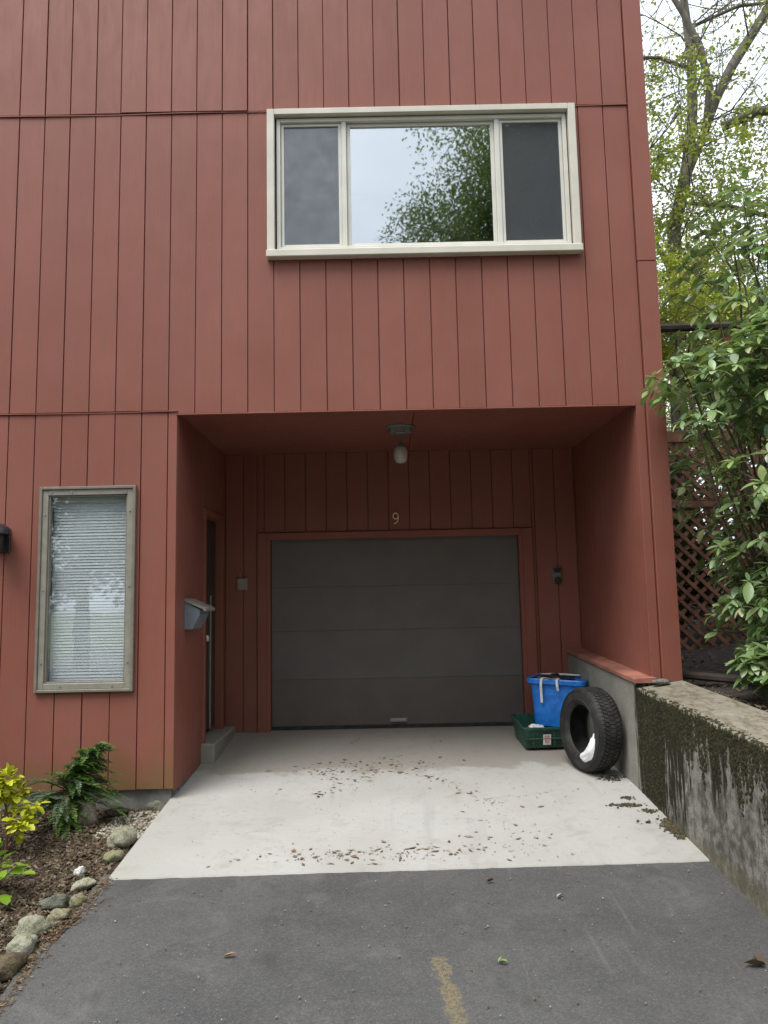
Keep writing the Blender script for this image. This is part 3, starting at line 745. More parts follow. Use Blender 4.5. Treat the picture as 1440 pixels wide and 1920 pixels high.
wl = thing('wall_lantern', (-2.985, 0, 2.04), 'black wall lantern at the left edge beside the narrow window', 'lantern')
MB().box(-3.065, -2.925, -.018, -.001, 1.93, 2.12, .004).build('wall_plate', MAT['blackp'], wl)
MB().tube([(-2.985, -.015, 2.06), (-2.985, -.07, 2.10), (-2.985, -.12, 2.09)], .014, 8).build('arm', MAT['blackp'], wl)
m = MB().lathe([(.0, .06), (.05, .055), (.095, .03), (.112, 0), (.112, -.028), (.08, -.032)], 20, (-2.985, -.13, 2.09)); smooth_angle(m.build('hood', MAT['blackp'], wl))
m = MB().lathe([(.062, 0), (.060, -.10), (.05, -.13), (0, -.135)], 16, (-2.985, -.13, 2.06)); smooth_angle(m.build('shade', MAT['blackp'], wl))

# ================================================================== RETAINING WALL
rw = thing('retaining_wall', (1.9, 0, 0), 'concrete retaining wall with moss streaks beside the driveway', 'wall')
def wall_run(ys, ztop, zbot, thick, name, zout=0.):
    m = MB(); vs = []; fs = []; nz = 8
    for y in ys:
        xi = wall_x(y); zt, zb = ztop(y), zbot(y)
        row = [(xi + .004 * mnoise.noise(Vector((y * 3, k * .7, 0))), y, lerp(zb, zt - .015, k / nz)) for k in range(nz + 1)]
        row += [(xi + .015, y, zt + .004 * mnoise.noise(Vector((y * 6, 1, 0)))), (xi + thick * .5, y, zt + zout * .5 + .012 * mnoise.noise(Vector((y * 4, 2, 0)))), (xi + thick, y, zt + zout), (xi + thick, y, zb)]
        vs += row; w_ = len(row)
    for j in range(len(ys) - 1):
        for i in range(w_ - 1): k = j * w_ + i; fs.append((k, k + 1, k + w_ + 1, k + w_))
    fs.append(tuple(range(w_))); fs.append(tuple(range((len(ys) - 1) * w_, len(ys) * w_)))
    m.add(vs, fs); return m.build(name, MAT['wall'], rw)
wall_run([-.03 + (AB + .03) * i / 12 for i in range(13)], lambda y: .835 + .055 * y, lambda y: slab_z(y) - .2, .14, 'wall_stem')
wall_run([-.032 - .12 * i for i in range(58)], wtop, lambda y: asph_z(y) - .3, .36, 'wall_stem', .05)
m = MB(); vs = []; n = 10
def capz(y): return .838 + .055 * y
for i in range(n + 1):
    y = lerp(-.055, AB - .002, i / n); xi = wall_x(y) - .012; xo = lerp(RX0, RX1, max(0, y) / AB) + (.008 if y < .0 else -.001)
    if y < 0: xo = 2.045
    wob = .002 * math.sin(i * 2)
    vs += [(xi, y, capz(y) + .002), (xi, y, capz(y) + .030 + wob), (xi + .006, y, capz(y) + .036 + wob), (xo, y, capz(y) + .040), (xo, y, capz(y) + .002)]
fs = [tuple(range(5)), tuple(range(n * 5, n * 5 + 5))]
for j in range(n):
    for i in range(5): k = j * 5; fs.append((k + i, k + (i + 1) % 5, k + 5 + (i + 1) % 5, k + 5 + i))
m.add(vs, fs); m.build('wall_cap', MAT['capw'], rw)

# raised moss cushions over the inner face and the top edge
m = MB()
def moss_reach(y):
    return .10 + .34 * (.5 + mnoise.noise(Vector((y * 9, 4.2, 0)))) + .30 * mnoise.noise(Vector((y * 27, 1.7, 0))) + (.62 if y > -.52 + .12 * mnoise.noise(Vector((y * 20, 8, 0))) else 0)
for _ in range(5200):
    y = R.uniform(-2.6, -.045); rc = max(.02, moss_reach(y)); d = R.random() ** 1.25 * rc; z = wtop(y) - d
    if z < asph_z(y) + .03: continue
    if R.random() < .10: px_, pz_, nz_ = wall_x(y) + R.uniform(.01, .09), wtop(y) + .004, 1
    else: px_, pz_, nz_ = wall_x(y), z, 0
    s_ = R.uniform(.004, .012); k = R.uniform(.6, 1.5); tn = (.020 * k, .0185 * k, .0075 * k)
    c = Vector((px_, y, pz_)); nr = Vector((0, 0, 1)) if nz_ else Vector((-1, 0, 0)); t1_ = Vector((0, 1, 0)); t2_ = nr.cross(t1_); a0 = R.uniform(0, 6)
    ringv = [c + (t1_ * math.cos(a0 + q * 1.257) + t2_ * math.sin(a0 + q * 1.257) * 1.4) * s_ * R.uniform(.7, 1.2) for q in range(5)]
    m.add(ringv + [c + nr * s_ * R.uniform(.4, .9)], [(q, (q + 1) % 5, 5) for q in range(5)], tn)
o = m.build('moss', MAT['chips'], rw, kind='stuff')

def rock(name, c, dims, mat, seed, rotz=0., sub=2, rough=.16):
    bm = bmesh.new(); bmesh.ops.create_icosphere(bm, subdivisions=sub, radius=1)
    for v in bm.verts:
        n = v.co.normalized(); f = 1 + rough * 1.6 * mnoise.noise(n * 1.1 + Vector((seed * 7.3, 0, 0))) + rough * .7 * mnoise.noise(n * 3 + Vector((0, seed * 3.1, 0)))
        p = n * f; p.z = max(p.z, -.55)
        v.co = Vector((p.x * dims[0], p.y * dims[1], p.z * dims[2]))
    me = bpy.data.meshes.new(name); bm.to_mesh(me); bm.free()
    for p in me.polygons: p.use_smooth = True
    o = link_mesh(name, me, mat); o.location = c; o.rotation_euler = (0, 0, rotz); return o
o = rock('flat_stone', (2.055, -.10, wtop(-.1) + .055), (.075, .05, .022), m_stone('slate', (.16, .155, .14), (.26, .25, .22)), 3, .2)
tag(o, 'flat grey stone lying on the wall beside the house corner post', 'stone')

m = MB()
for _ in range(1500):
    y = R.uniform(-2.6, 2.3); x = (wall_x(y) + .30 if y < 0 else 2.28) + abs(R.gauss(0, .5)); s = R.uniform(.012, .04)
    e = Euler((R.uniform(-.5, .5), R.uniform(-.5, .5), R.uniform(0, 6.28))).to_matrix(); c = Vector((x, y, right_z(x, y) + .012)); k = R.choice(((.15, .10, .065), (.09, .06, .04), (.22, .16, .11), (.05, .04, .03)))
    m.add([c + e @ Vector(p) for p in ((-s, 0, .006), (0, -s * .35, 0), (s, 0, .008), (0, s * .35, 0))], [(0, 1, 2), (0, 2, 3)], k)
o = m.build('bank_litter', MAT['litter']); tag(o, 'brown dead leaves covering the soil behind the retaining wall', 'leaf litter', kind='stuff')

# ================================================================== TYRE, TUB, TOTE
def build_tyre():
    t = thing('tyre', (0, 0, 0), 'black worn car tyre without rim leaning on the concrete wall', 'tyre')
    # built round local x axis lying through the origin, radius .37
    Ro, W = .368, .245
    prof = [(.215, -.085), (.222, -.100), (.235, -.108), (.25, -.116), (.285, -.1225), (.32, -.121), (.345, -.112), (.360, -.094), (.3645, -.05), (.366, 0), (.3645, .05), (.360, .094), (.345, .112), (.32, .121), (.285, .1225), (.25, .116), (.235, .108), (.222, .100), (.215, .085),
            (.228, .086), (.26, .108), (.31, .108), (.345, .085), (.352, 0), (.345, -.085), (.31, -.108), (.26, -.108), (.228, -.086)]
    m = MB().lathe([(r, z) for r, z in prof], 72, closed=True)
    q = lambda v: (v[2], v[0], v[1])
    m.v = [q(v) for v in m.v]
    smooth_angle(m.build('carcass', MAT['rubber'], t, local=True), 40)
    tr = MB(); N = 64
    for rowi, (xa, xb, sk) in enumerate(((-.112, -.078, .3), (-.070, -.034, .6), (-.026, .026, .0), (.034, .070, -.6), (.078, .112, -.3))):
        for k in range(N):
            th0 = 2 * math.pi * (k + .5 * (rowi % 2)) / N; dt = 2 * math.pi / N * (.39 if rowi != 2 else .42)
            vs = []
            for r_ in (0, 1):
                for x in (xa, xb):
                    for s_ in (-1, 1):
                        th = th0 + s_ * dt + sk * (x - (xa + xb) / 2) * 1.2
                        edge = max(0, abs(x) - .09) * .75
                        base = .3645 - max(0, abs(x) - .05) ** 2 * 2
                        rr = base - .006 if r_ == 0 else base + .0085 - edge * (1 if r_ else 0)
                        vs.append((x, rr * math.cos(th), rr * math.sin(th)))
            tr.add(vs, [(4, 5, 7, 6), (0, 1, 5, 4), (2, 6, 7, 3), (0, 4, 6, 2), (1, 3, 7, 5)])
    tr.build('tread_blocks', MAT['rubber'], t, local=True, kind='stuff')
    rb = MB()
    for sgn in (-1, 1):
        for rr in (.262, .335):
            pts = [(sgn * (.1195 if rr < .3 else .119), rr * math.cos(2 * math.pi * k / 48), rr * math.sin(2 * math.pi * k / 48)) for k in range(49)]
            rb.tube(pts, .0035, 5, cap=False)
    rb.build('sidewall_rib', MAT['rubber'], t, local=True, smooth=True)
    return t
ty = build_tyre()
TYC = (1.655, .47, slab_z(.47) + .334)
ty.location = TYC
ty.rotation_euler = Euler((0, rad(2.5), rad(17)), 'XYZ'); ty.scale = (.9, .9, .9)
bpy.context.view_layer.update()
# white crumpled bag inside the tyre, on the lower right of its opening
def wbag():
    mw = Matrix.Translation(TYC) @ ty.rotation_euler.to_matrix().to_4x4() @ Matrix.Scale(.9, 4)
    bm = bmesh.new(); bmesh.ops.create_icosphere(bm, subdivisions=4, radius=1)
    for v in bm.verts:
        n = v.co.normalized()
        ang = rad(-46 + 50 * n.y)                 # along the rim
        r = .250 + .074 * n.z * math.sqrt(max(0, 1 - n.y * n.y * .6)) - .02 * (n.y ** 2)
        x = -.070 + .080 * n.x
        f = 1 + .10 * mnoise.noise(n * 3) + .06 * mnoise.noise(n * 8)
        loc = Vector((x * f, -math.cos(ang) * r * 1.0, math.sin(ang) * r))
        loc += n * .010 * mnoise.noise(n * 6 + Vector((4, 4, 4)))
        v.co = mw @ loc - Vector(TYC)
    me = bpy.data.meshes.new('plastic_bag'); bm.to_mesh(me); bm.free()
    for p in me.polygons: p.use_smooth = True
    o = link_mesh('plastic_bag', me, MAT['white']); o.location = TYC; return o
bag = wbag(); tag(bag, 'crumpled white plastic bag stuffed inside the tyre', 'bag')

def rrect(w, d, r, n=5):
    pts = []
    for cx, cy, a0 in ((w / 2 - r, d / 2 - r, 0), (-w / 2 + r, d / 2 - r, 90), (-w / 2 + r, -d / 2 + r, 180), (w / 2 - r, -d / 2 + r, 270)):
        for k in range(n + 1): t = rad(a0 + 90 * k / n); pts.append((cx + r * math.cos(t), cy + r * math.sin(t)))
    return pts
def tub(name, mat, parent, levels):
    """levels: (w, d, corner, z) from outside bottom up, over the rim and down inside"""
    m = MB(); rows = [[(x, y, z) for x, y in rrect(w, d, r)] for w, d, r, z in levels]; n = len(rows[0])
    vs = [p for r_ in rows for p in r_]; fs = [tuple(range(n))[::-1]]
    for j in range(len(rows) - 1):
        for k in range(n): fs.append((j * n + k, j * n + (k + 1) % n, (j + 1) * n + (k + 1) % n, (j + 1) * n + k))
    fs.append(tuple(range((len(rows) - 1) * n, len(rows) * n)))
    m.add(vs, fs); o = m.build(name, mat, parent, local=True); smooth_angle(o, 30); return o

GC = (1.44, 1.27)
gt = thing('green_tote', (GC[0], GC[1], slab_z(GC[1]) + .022), 'dark green plastic box with a white label under the blue bin', 'storage box', rot=(rad(5.4), 0, rad(3)))
tub('body', MAT['green'], gt, [(.46, .44, .03, 0), (.47, .45, .03, .004), (.51, .50, .035, .165), (.535, .525, .04, .168), (.54, .53, .04, .185), (.535, .525, .04, .192), (.50, .49, .032, .190), (.455, .43, .025, .012)])
m = MB()
for x in (-.17, .02, .12, .2):
    m.box(x - .006, x + .006, -.252, -.226, .02, .165, .002)
m.box(-.24, .24, -.258, -.240, .085, .095, .002)
m.build('rib', MAT['green'], gt, local=True)
m = MB(); m.add([(-.085, -.2505, .035), (-.015, -.2505, .035), (-.015, -.2625, .13), (-.085, -.2625, .13)], [(0, 1, 2, 3)])
m.build('label', MAT['paper'], gt, local=True)
m = MB(); m.add([(-.075, -.2605, .10), (-.025, -.2605, .10), (-.025, -.2638, .123), (-.075, -.2638, .123)], [(0, 1, 2, 3)]); m.add([(-.07, -.2565, .05), (-.03, -.2565, .05), (-.03, -.2608, .082), (-.07, -.2608, .082)], [(0, 1, 2, 3)])
m.build('label_print', simple('red_print', (.62, .30, .28), .6, .3, 60, bump=0), gt, local=True)
# paper in the tote
def crumple(name, c, dims, mat, seed, amp=.25, rot=(0, 0, 0), sub=3):
    bm = bmesh.new(); bmesh.ops.create_icosphere(bm, subdivisions=sub, radius=1)
    for v in bm.verts:
        n = v.co.normalized(); f = 1 + amp * mnoise.noise(n * 2 + Vector((seed, 0, 0))) + amp * .7 * mnoise.noise(n * 5 + Vector((0, seed, 0)))
        v.co = Vector((n.x * dims[0] * f, n.y * dims[1] * f, n.z * dims[2] * f))
    me = bpy.data.meshes.new(name); bm.to_mesh(me); bm.free()
    o = link_mesh(name, me, mat); o.location = c; o.rotation_euler = rot; return o
sz = slab_z(GC[1])
tag(crumple('paper_scrap', (1.35, 1.13, sz + .165), (.075, .055, .022), MAT['paper'], 2, .4, (.2, .1, .4)), 'crumpled white paper scrap inside the green box', 'paper')
tag(crumple('dark_rag', (1.30, 1.25, sz + .10), (.06, .09, .055), MAT['blackp'], 5, .4), 'dark crumpled rag lying in the green box', 'rag')

BC = (1.60, 1.36); bz = sz + .150
bt = thing('blue_bin', (BC[0], BC[1], bz), 'bright blue plastic tub with white straps standing on the green box', 'bin', rot=(0, rad(2), rad(-24)))
tub('body', MAT['blue'], bt, [(.40, .29, .05, 0), (.41, .30, .05, .006), (.475, .365, .06, .375), (.50, .39, .06, .378), (.535, .425, .065, .39), (.54, .43, .065, .425), (.53, .42, .06, .435), (.485, .375, .055, .430), (.40, .29, .04, .03)])
def strap(pts, nm='strap'):
    m = MB()
    for a, b in zip(pts, pts[1:]):
        a, b = Vector(a), Vector(b); d = Vector((.011, 0, 0)); nrm = Vector((0, -.004, 0))
        m.add([a - d, a + d, b + d, b - d, a - d + nrm, a + d + nrm, b + d + nrm, b - d + nrm], [(0, 1, 2, 3), (4, 7, 6, 5), (0, 4, 5, 1), (2, 6, 7, 3), (0, 3, 7, 4), (1, 5, 6, 2)])
    return m.build(nm, MAT['paper'], bt, local=True)
strap([(-.10, -.15, .40), (-.11, -.19, .445), (-.12, -.222, .435), (-.125, -.222, .38), (-.125, -.205, .30), (-.12, -.203, .22)])
strap([(.04, -.16, .42), (.03, -.19, .445), (.02, -.222, .435), (.025, -.222, .37), (.03, -.21, .335)])
strap([(-.10, -.19, .447), (-.03, -.225, .442), (.03, -.222, .444)])
bpy.context.view_layer.update()
def bt_world(p): return bt.location + bt.rotation_euler.to_matrix() @ Vector(p)
tag(crumple('black_bag', bt_world((-.06, .0, .405)), (.17, .13, .055), MAT['blackp'], 8, .45, (0, 0, .3)), 'black plastic bag on top of the blue bin', 'bag')
tag(crumple('white_sheet', bt_world((-.02, .16, .445)), (.19, .025, .010), MAT['paper'], 4, .3, (0, .02, rad(-24))), 'white folded sheet along the back rim of the blue bin', 'sheet')

# ================================================================== BORDER STONES AND BED
pal = dict(moss=m_stone('mossy_stone', (.20, .19, .09), (.34, .33, .20)), grey=m_stone('grey_stone', (.25, .24, .16), (.38, .37, .28)), pale=m_stone('pale_stone', (.34, .33, .23), (.46, .45, .36)),
           dark=m_stone('dark_green_stone', (.11, .115, .085), (.20, .20, .15)), tan=m_stone('tan_stone', (.24, .21, .13), (.34, .31, .21)), brown=m_stone('brown_stone', (.085, .06, .04), (.17, .125, .085)), white=m_stone('white_stone', (.62, .60, .55), (.75, .73, .68)))
stones = [
 (-1.775, -.74, (.112, .092, .112), 'grey', 'largest greenish boulder at the corner of the concrete slab', .3),
 (-1.735, -1.00, (.080, .060, .060), 'moss', 'mossy yellow stone just below the big boulder', .8),
 (-1.86, -1.20, (.042, .036, .045), 'white', 'small white pebble behind the border row', .2),
 (-1.765, -1.36, (.095, .055, .045), 'pale', 'long pale yellow stone at the slab front corner', .7),
 (-1.835, -1.60, (.115, .062, .062), 'dark', 'dark green grey long stone in the border row', .6),
 (-1.715, -1.575, (.060, .052, .056), 'tan', 'small tan stone right of the dark green stone', .4),
 (-1.755, -1.735, (.080, .055, .050), 'tan', 'flat tan grey stone below the dark green stone', .6),
 (-1.835, -1.885, (.115, .085, .085), 'grey', 'large pale grey angular stone in the border row', .3),
 (-1.795, -2.07, (.095, .075, .080), 'pale', 'rounded pale stone above the brown stone', .9),
 (-1.785, -2.24, (.115, .085, .085), 'brown', 'dark brown stone second from the near end of the border', .8),
 (-1.80, -2.41, (.085, .065, .065), 'tan', 'tan stone at the near end of the border row', .5),
]
for i, (x, y, d, mt, lb, rz) in enumerate(stones):
    d = tuple(.74 * q for q in d); o = rock('border_stone', (x, y, asph_z(y) + d[2] * .30), d, pal[mt], i + 11, rz, 3, .30); tag(o, lb, 'stone', 'stones edging the flower bed')
o = rock('upright_rock', (-2.13, -.37, bed_z(-2.13, -.37) + .06), (.06, .05, .10), m_stone('pink_rock', (.28, .23, .19), (.40, .34, .28)), 31, .4, 3, .25); tag(o, 'upright pinkish rock standing in the mulch by the conifer', 'stone')
o = rock('foundation_rock', (-1.74, -.07, .0), (.075, .04, .05), pal['dark'], 35, .1, 3, .2); tag(o, 'grey rock wedged under the siding at the house corner', 'stone')
o = rock('dark_clod', (-2.0, -.16, .0), (.09, .05, .035), m_stone('dark_clod', (.05, .04, .035), (.09, .07, .055)), 37, .1, 3, .25); tag(o, 'dark clod of earth under the siding right of the conifer', 'clod')
m = MB().box(-.018, .018, -.003, .003, -.05, .06, .002); o = m.build('plant_tag', MAT['teal']); o.location = (-1.965, -2.0, -.09); o.rotation_euler = (.5, .3, .4); tag(o, 'teal plastic plant tag stuck in the mulch at the left edge', 'plant tag')

# mulch chips
m = MB()
def chip(m, c, sx, sy, tint, tilt=.6, curl=.0):
    e = Euler((R.uniform(-tilt, tilt), R.uniform(-tilt, tilt), R.uniform(0, 6.28))).to_matrix()
    z = R.uniform(.3, 1) * curl
    vs = [Vector(c) + e @ Vector(p) for p in ((-sx, 0, z), (0, -sy, 0), (sx, 0, z), (0, sy, 0))]
    m.add(vs, [(0, 1, 2), (0, 2, 3)], tint)
def thick_chip(m, c, sx, sy, h, tint, tilt=.5):
    e = Euler((R.uniform(-tilt, tilt), R.uniform(-tilt, tilt), R.uniform(0, 6.28))).to_matrix()
    vs = [Vector(c) + e @ Vector((a * sx * R.uniform(.7, 1), b * sy * R.uniform(.7, 1), k * h)) for k in (-1, 1) for a, b in ((-1, -1), (1, -1), (1, 1), (-1, 1))]
    m.add(vs, [(0, 3, 2, 1), (4, 5, 6, 7), (0, 1, 5, 4), (1, 2, 6, 5), (2, 3, 7, 6), (3, 0, 4, 7)], tint)
browns = [(.06, .038, .024), (.085, .055, .036), (.12, .082, .052), (.04, .027, .018), (.20, .15, .105)]
for _ in range(9000):
    y = R.uniform(-2.9, -.02); x1 = bedx1(y) - .05; x = x1 - abs(R.gauss(0, .75))
    if x < -3.6: continue
    k = R.choice(browns); s = R.uniform(.006, .022)
    thick_chip(m, (x, y, bed_z(x, y) + .006), s, s * R.uniform(.25, .6), .003, k, .7)
o = m.build('mulch_chips', MAT['chips']); tag(o, 'brown bark mulch chips covering the flower bed', 'mulch', kind='stuff')
m = MB()
for _ in range(900):                                       # gravel between boulder and slab
    x, y = R.uniform(-2.0, -1.64), R.uniform(-.62, -.12)
    s = R.uniform(.005, .014); thick_chip(m, (x, y, bed_z(x, y) + .006), s, s * .8, s * .5, R.choice([(.42, .39, .31), (.33, .29, .22), (.5, .47, .4), (.2, .17, .13)]), .6)
o = m.build('gravel', MAT['chips']); tag(o, 'pale gravel between the boulder and the slab', 'gravel', kind='stuff')
m = MB()
for _ in range(450):                                      # rusty needles along the stones
    y = R.uniform(-2.75, -1.25); x = edge_l(y) - .03 + abs(R.gauss(0, .035)); s = R.uniform(.008, .02)
    chip(m, (x, y, asph_z(y) + .008), s, s * .25, R.choice([(.20, .12, .065), (.16, .09, .05), (.24, .17, .10), (.12, .075, .045)]), .4, .006)
o = m.build('pine_needles', MAT['litter']); tag(o, 'rusty brown needles and crumbs along the stone border', 'leaf litter', kind='stuff')

# litter on the slab
m = MB()
lit = [(.21, .135, .08), (.27, .18, .11), (.16, .10, .065), (.31, .23, .155), (.13, .085, .06), (.29, .175, .10)]
def litter(n, cx, cy, sx, sy, smin=.008, smax=.026):
    for _ in range(n):
        x, y = R.gauss(cx, sx), R.gauss(cy, sy)
        if not (-1.6 < x < wall_x(y) - .02 and -1.17 < y < AB - .1): continue
        s = smin + (smax - smin) * R.random() ** 2; chip(m, (x, y, slab_z(y) + .004), s * R.choice((1, 1, 1.6)), s * R.choice((.12, .35, .5, .7)), R.choice(lit), .12, .004)
litter(90, .0, -1.02, .42, .09); litter(50, -.35, -1.06, .3, .07, .01, .024); litter(25, .45, -.95, .2, .1)
litter(80, -.40, .62, .25, .16); litter(30, -.42, .25, .2, .25, .006, .014); litter(50, .20, .70, .2, .2); litter(18, .0, 1.5, .3, .15)
for k in range(45): litter(1, lerp(.2, .85, k / 45), lerp(.55, -.3, k / 45), .03, .03)
for k in range(30): litter(1, lerp(-.55, -.05, k / 30), lerp(.0, .6, k / 30), .04, .04)
litter(25, .75, -.5, .15, .2); litter(14, .95, -.9, .1, .1); litter(420, 0, .0, 1.0, .7, .002, .007); litter(160, -.1, -1.04, .6, .07, .002, .008); litter(120, -.3, .6, .5, .2, .002, .008); litter(20, 1.1, -.1, .3, .2)
o = m.build('leaf_litter', MAT['litter']); tag(o, 'dry brown leaf bits scattered over the concrete slab', 'leaf litter', kind='stuff')
m = MB()
for (cx, cy, sx, sy, n) in ((1.70, -.30, .05, .018, 150), (1.74, -.16, .018, .018, 70), (1.86, -.72, .03, .07, 420), (1.80, -.42, .03, .02, 60), (1.74, .28, .05, .04, 80), (1.72, -.62, .05, .02, 14)):
    for _ in range(n):
        x, y = R.gauss(cx, sx), R.gauss(cy, sy); x = min(x, wall_x(y) - .004); s = .003 + .012 * R.random() ** 3
        thick_chip(m, (x, y, slab_z(y) + .004), s, s * .7, s * .35, R.choice([(.07, .055, .035), (.05, .04, .028), (.10, .075, .05), (.085, .08, .03)]), .5)
o = m.build('dirt_clumps', MAT['chips']); tag(o, 'dark crumbs of soil and moss fallen at the foot of the wall', 'dirt', kind='stuff')
m = MB()
for _ in range(170):
    x, y = R.uniform(-1.6, 1.85), R.uniform(-2.9, -1.32); s = R.uniform(.002, .006)
    thick_chip(m, (x, y, asph_z(y) + .010), s, s * .8, s * .4, R.choice([(.22, .20, .17), (.18, .16, .13), (.30, .28, .25), (.16, .11, .07)]), .5)
o = m.build('driveway_grit', MAT['chips']); tag(o, 'tiny stones and crumbs strewn over the asphalt', 'grit', kind='stuff')
def single_leaf(name, c, s, tint, label, curl=.02, n=1):
    m = MB()
    for k in range(n):
        e = Euler((R.uniform(-.3, .3), R.uniform(-.3, .3), R.uniform(0, 6.28))).to_matrix(); o_ = Vector((R.gauss(0, s * .5), R.gauss(0, s * .5), 0)) if n > 1 else Vector((0, 0, 0))
        pr = [(-1, 0, .2), (-.5, -.32, .55), (.3, -.38, .5), (1, 0, .1), (.3, .38, .6), (-.5, .32, .5), (0, 0, 0)]
        vs = [o_ + e @ Vector((p[0] * s, p[1] * s, p[2] * curl)) for p in pr]
        m.add(vs, [(6, 0, 1), (6, 1, 2), (6, 2, 3), (6, 3, 4), (6, 4, 5), (6, 5, 0)], tint)
    o = m.build(name, MAT['litter']); o.location = c; return tag(o, label, 'leaf')
single_leaf('fallen_leaf', (.514, -2.253, asph_z(-2.253) + .012), .022, (.24, .34, .13), 'pale green leaf lying on the asphalt', .02, 2)
single_leaf('fallen_leaf', (1.626, -2.325, asph_z(-2.325) + .014), .05, (.10, .065, .045), 'dark brown dead leaf on the asphalt by the wall', .04, 2)
single_leaf('fallen_leaf', (.909, -1.629, asph_z(-1.629) + .012), .028, (.50, .40, .27), 'small tan leaf on the asphalt near the slab', .02)
single_leaf('fallen_leaf', (-.772, -2.159, asph_z(-2.159) + .012), .034, (.30, .18, .10), 'thin brown leaf on the left half of the asphalt', .015)
single_leaf('fallen_leaf', (.56, -1.43, asph_z(-1.43) + .012), .026, (.13, .06, .045), 'reddish brown leaf on the asphalt against the slab edge', .03)

# ================================================================== PLANTS, LEFT BED
def leaf_mesh(name, L, W, fold=.25, droop=.2, mat=None, lobes=0):
    """one leaf along +x from the origin, folded on the midrib"""
    n = 6; vs = []; fs = []
    for i in range(n + 1):
        t = i / n; wd = W * .5 * math.sin(math.pi * min(1, t * .94 + .04)) ** .8
        if lobes and i % 2 == 1: wd *= 1.35
        x = L * t; z = -droop * L * t * t
        vs += [(x, -wd, z + fold * wd), (x, 0, z), (x, wd, z + fold * wd)]
    for i in range(n):
        k = i * 3; fs += [(k, k + 1, k + 4, k + 3), (k + 1, k + 2, k + 5, k + 4)]
    me = bpy.data.meshes.new(name); me.from_pydata(vs, [], fs); me.materials.append(mat)
    for p in me.polygons: p.use_smooth = True
    return me
def leaf_obj(name, me, loc, q, sc, parent):
    o = bpy.data.objects.new(name, me); col.objects.link(o); o.parent = parent
    o.location = Vector(loc) - root_off(parent); o.rotation_mode = 'QUATERNION'; o.rotation_quaternion = q; o.scale = (sc, sc, sc); return o
def dirq(d, roll=0.):
    d = Vector(d).normalized(); up = Vector((0, 0, 1)); y = up.cross(d)
    if y.length < .05: y = Vector((0, 1, 0))
    y.normalize(); z = d.cross(y)
    q = Matrix((d, y, z)).transposed().to_quaternion(); return q @ Quaternion((1, 0, 0), roll)

ylm = [leaf_mesh('leaf', .060, .036, .2, .15, MAT['yleaf'], 1), leaf_mesh('leaf', .048, .030, .3, .25, MAT['yleaf'], 1)]
yp = thing('yellow_shrub', (-2.42, -.75, bed_z(-2.42, -.75)), 'bright yellow leaved young shrub on a thin red stem', 'shrub')
bx, by, bz0 = -2.50, -.80, bed_z(-2.42, -.75)
m = MB(); m.tube([(bx, by, bz0 - .03), (bx + .01, by, bz0 + .14), (bx - .01, by + .01, bz0 + .28), (bx - .05, by, bz0 + .42)], [.012, .010, .008, .004], 6)
clus = [((-2.58, -.85, bz0 + .40), .10, 80), ((-2.49, -.82, bz0 + .46), .08, 56), ((-2.46, -.76, bz0 + .36), .075, 44), ((-2.38, -.86, bz0 + .19), .085, 54), ((-2.42, -.78, bz0 + .27), .05, 14), ((-2.32, -.80, bz0 + .29), .05, 14), ((-2.60, -.88, bz0 + .29), .09, 50)]
for (c, r_, n) in clus:
    s0 = Vector((bx, by, min(c[2] - .08, bz0 + .3))); m.tube([s0, (s0 + Vector(c)) * .5 + Vector((0, 0, -.01)), Vector(c)], [.005, .004, .0025], 5)
    for _ in range(n):
        d = Vector((R.gauss(0, 1), R.gauss(-.3, 1), R.gauss(.1, .6))).normalized(); p = Vector(c) + d * r_ * R.uniform(.15, .8)
        leaf_obj('leaf', R.choice(ylm), p, dirq(d + Vector((0, 0, -.1)), R.uniform(-.6, .6)), R.uniform(.8, 1.25), yp)
m.build('stem', m_bark('red_stem', (.20, .09, .07), (.30, .17, .12)), yp)

glm = [leaf_mesh('leaf', .10, .062, .2, .3, MAT['gleaf'], 1), leaf_mesh('leaf', .08, .05, .3, .2, MAT['gleaf'], 1)]
lp = thing('lime_plant', (-2.30, -1.42, bed_z(-2.30, -1.42)), 'lime green broad leaved plant at the left edge of the bed', 'plant')
bz1 = bed_z(-2.18, -1.42)
m = MB()
for k in range(46):
    a = R.uniform(0, 6.28); el = R.uniform(.2, 1.3); ln = R.uniform(.06, .26); d = Vector((math.cos(a) * math.cos(el), math.sin(a) * math.cos(el), math.sin(el)))
    p = Vector((-2.30, -1.42, bz1)) + d * ln; m.tube([Vector((-2.30, -1.42, bz1 - .01)), Vector((-2.30, -1.42, bz1)) + d * ln * .6 + Vector((0, 0, .01)), p], [.004, .003, .002], 4)
    leaf_obj('leaf', R.choice(glm), p, dirq(Vector((d.x, d.y, d.z * .3)), R.uniform(-.4, .4)), R.uniform(.7, 1.2), lp)
m.build('stem', MAT['stem'], lp)

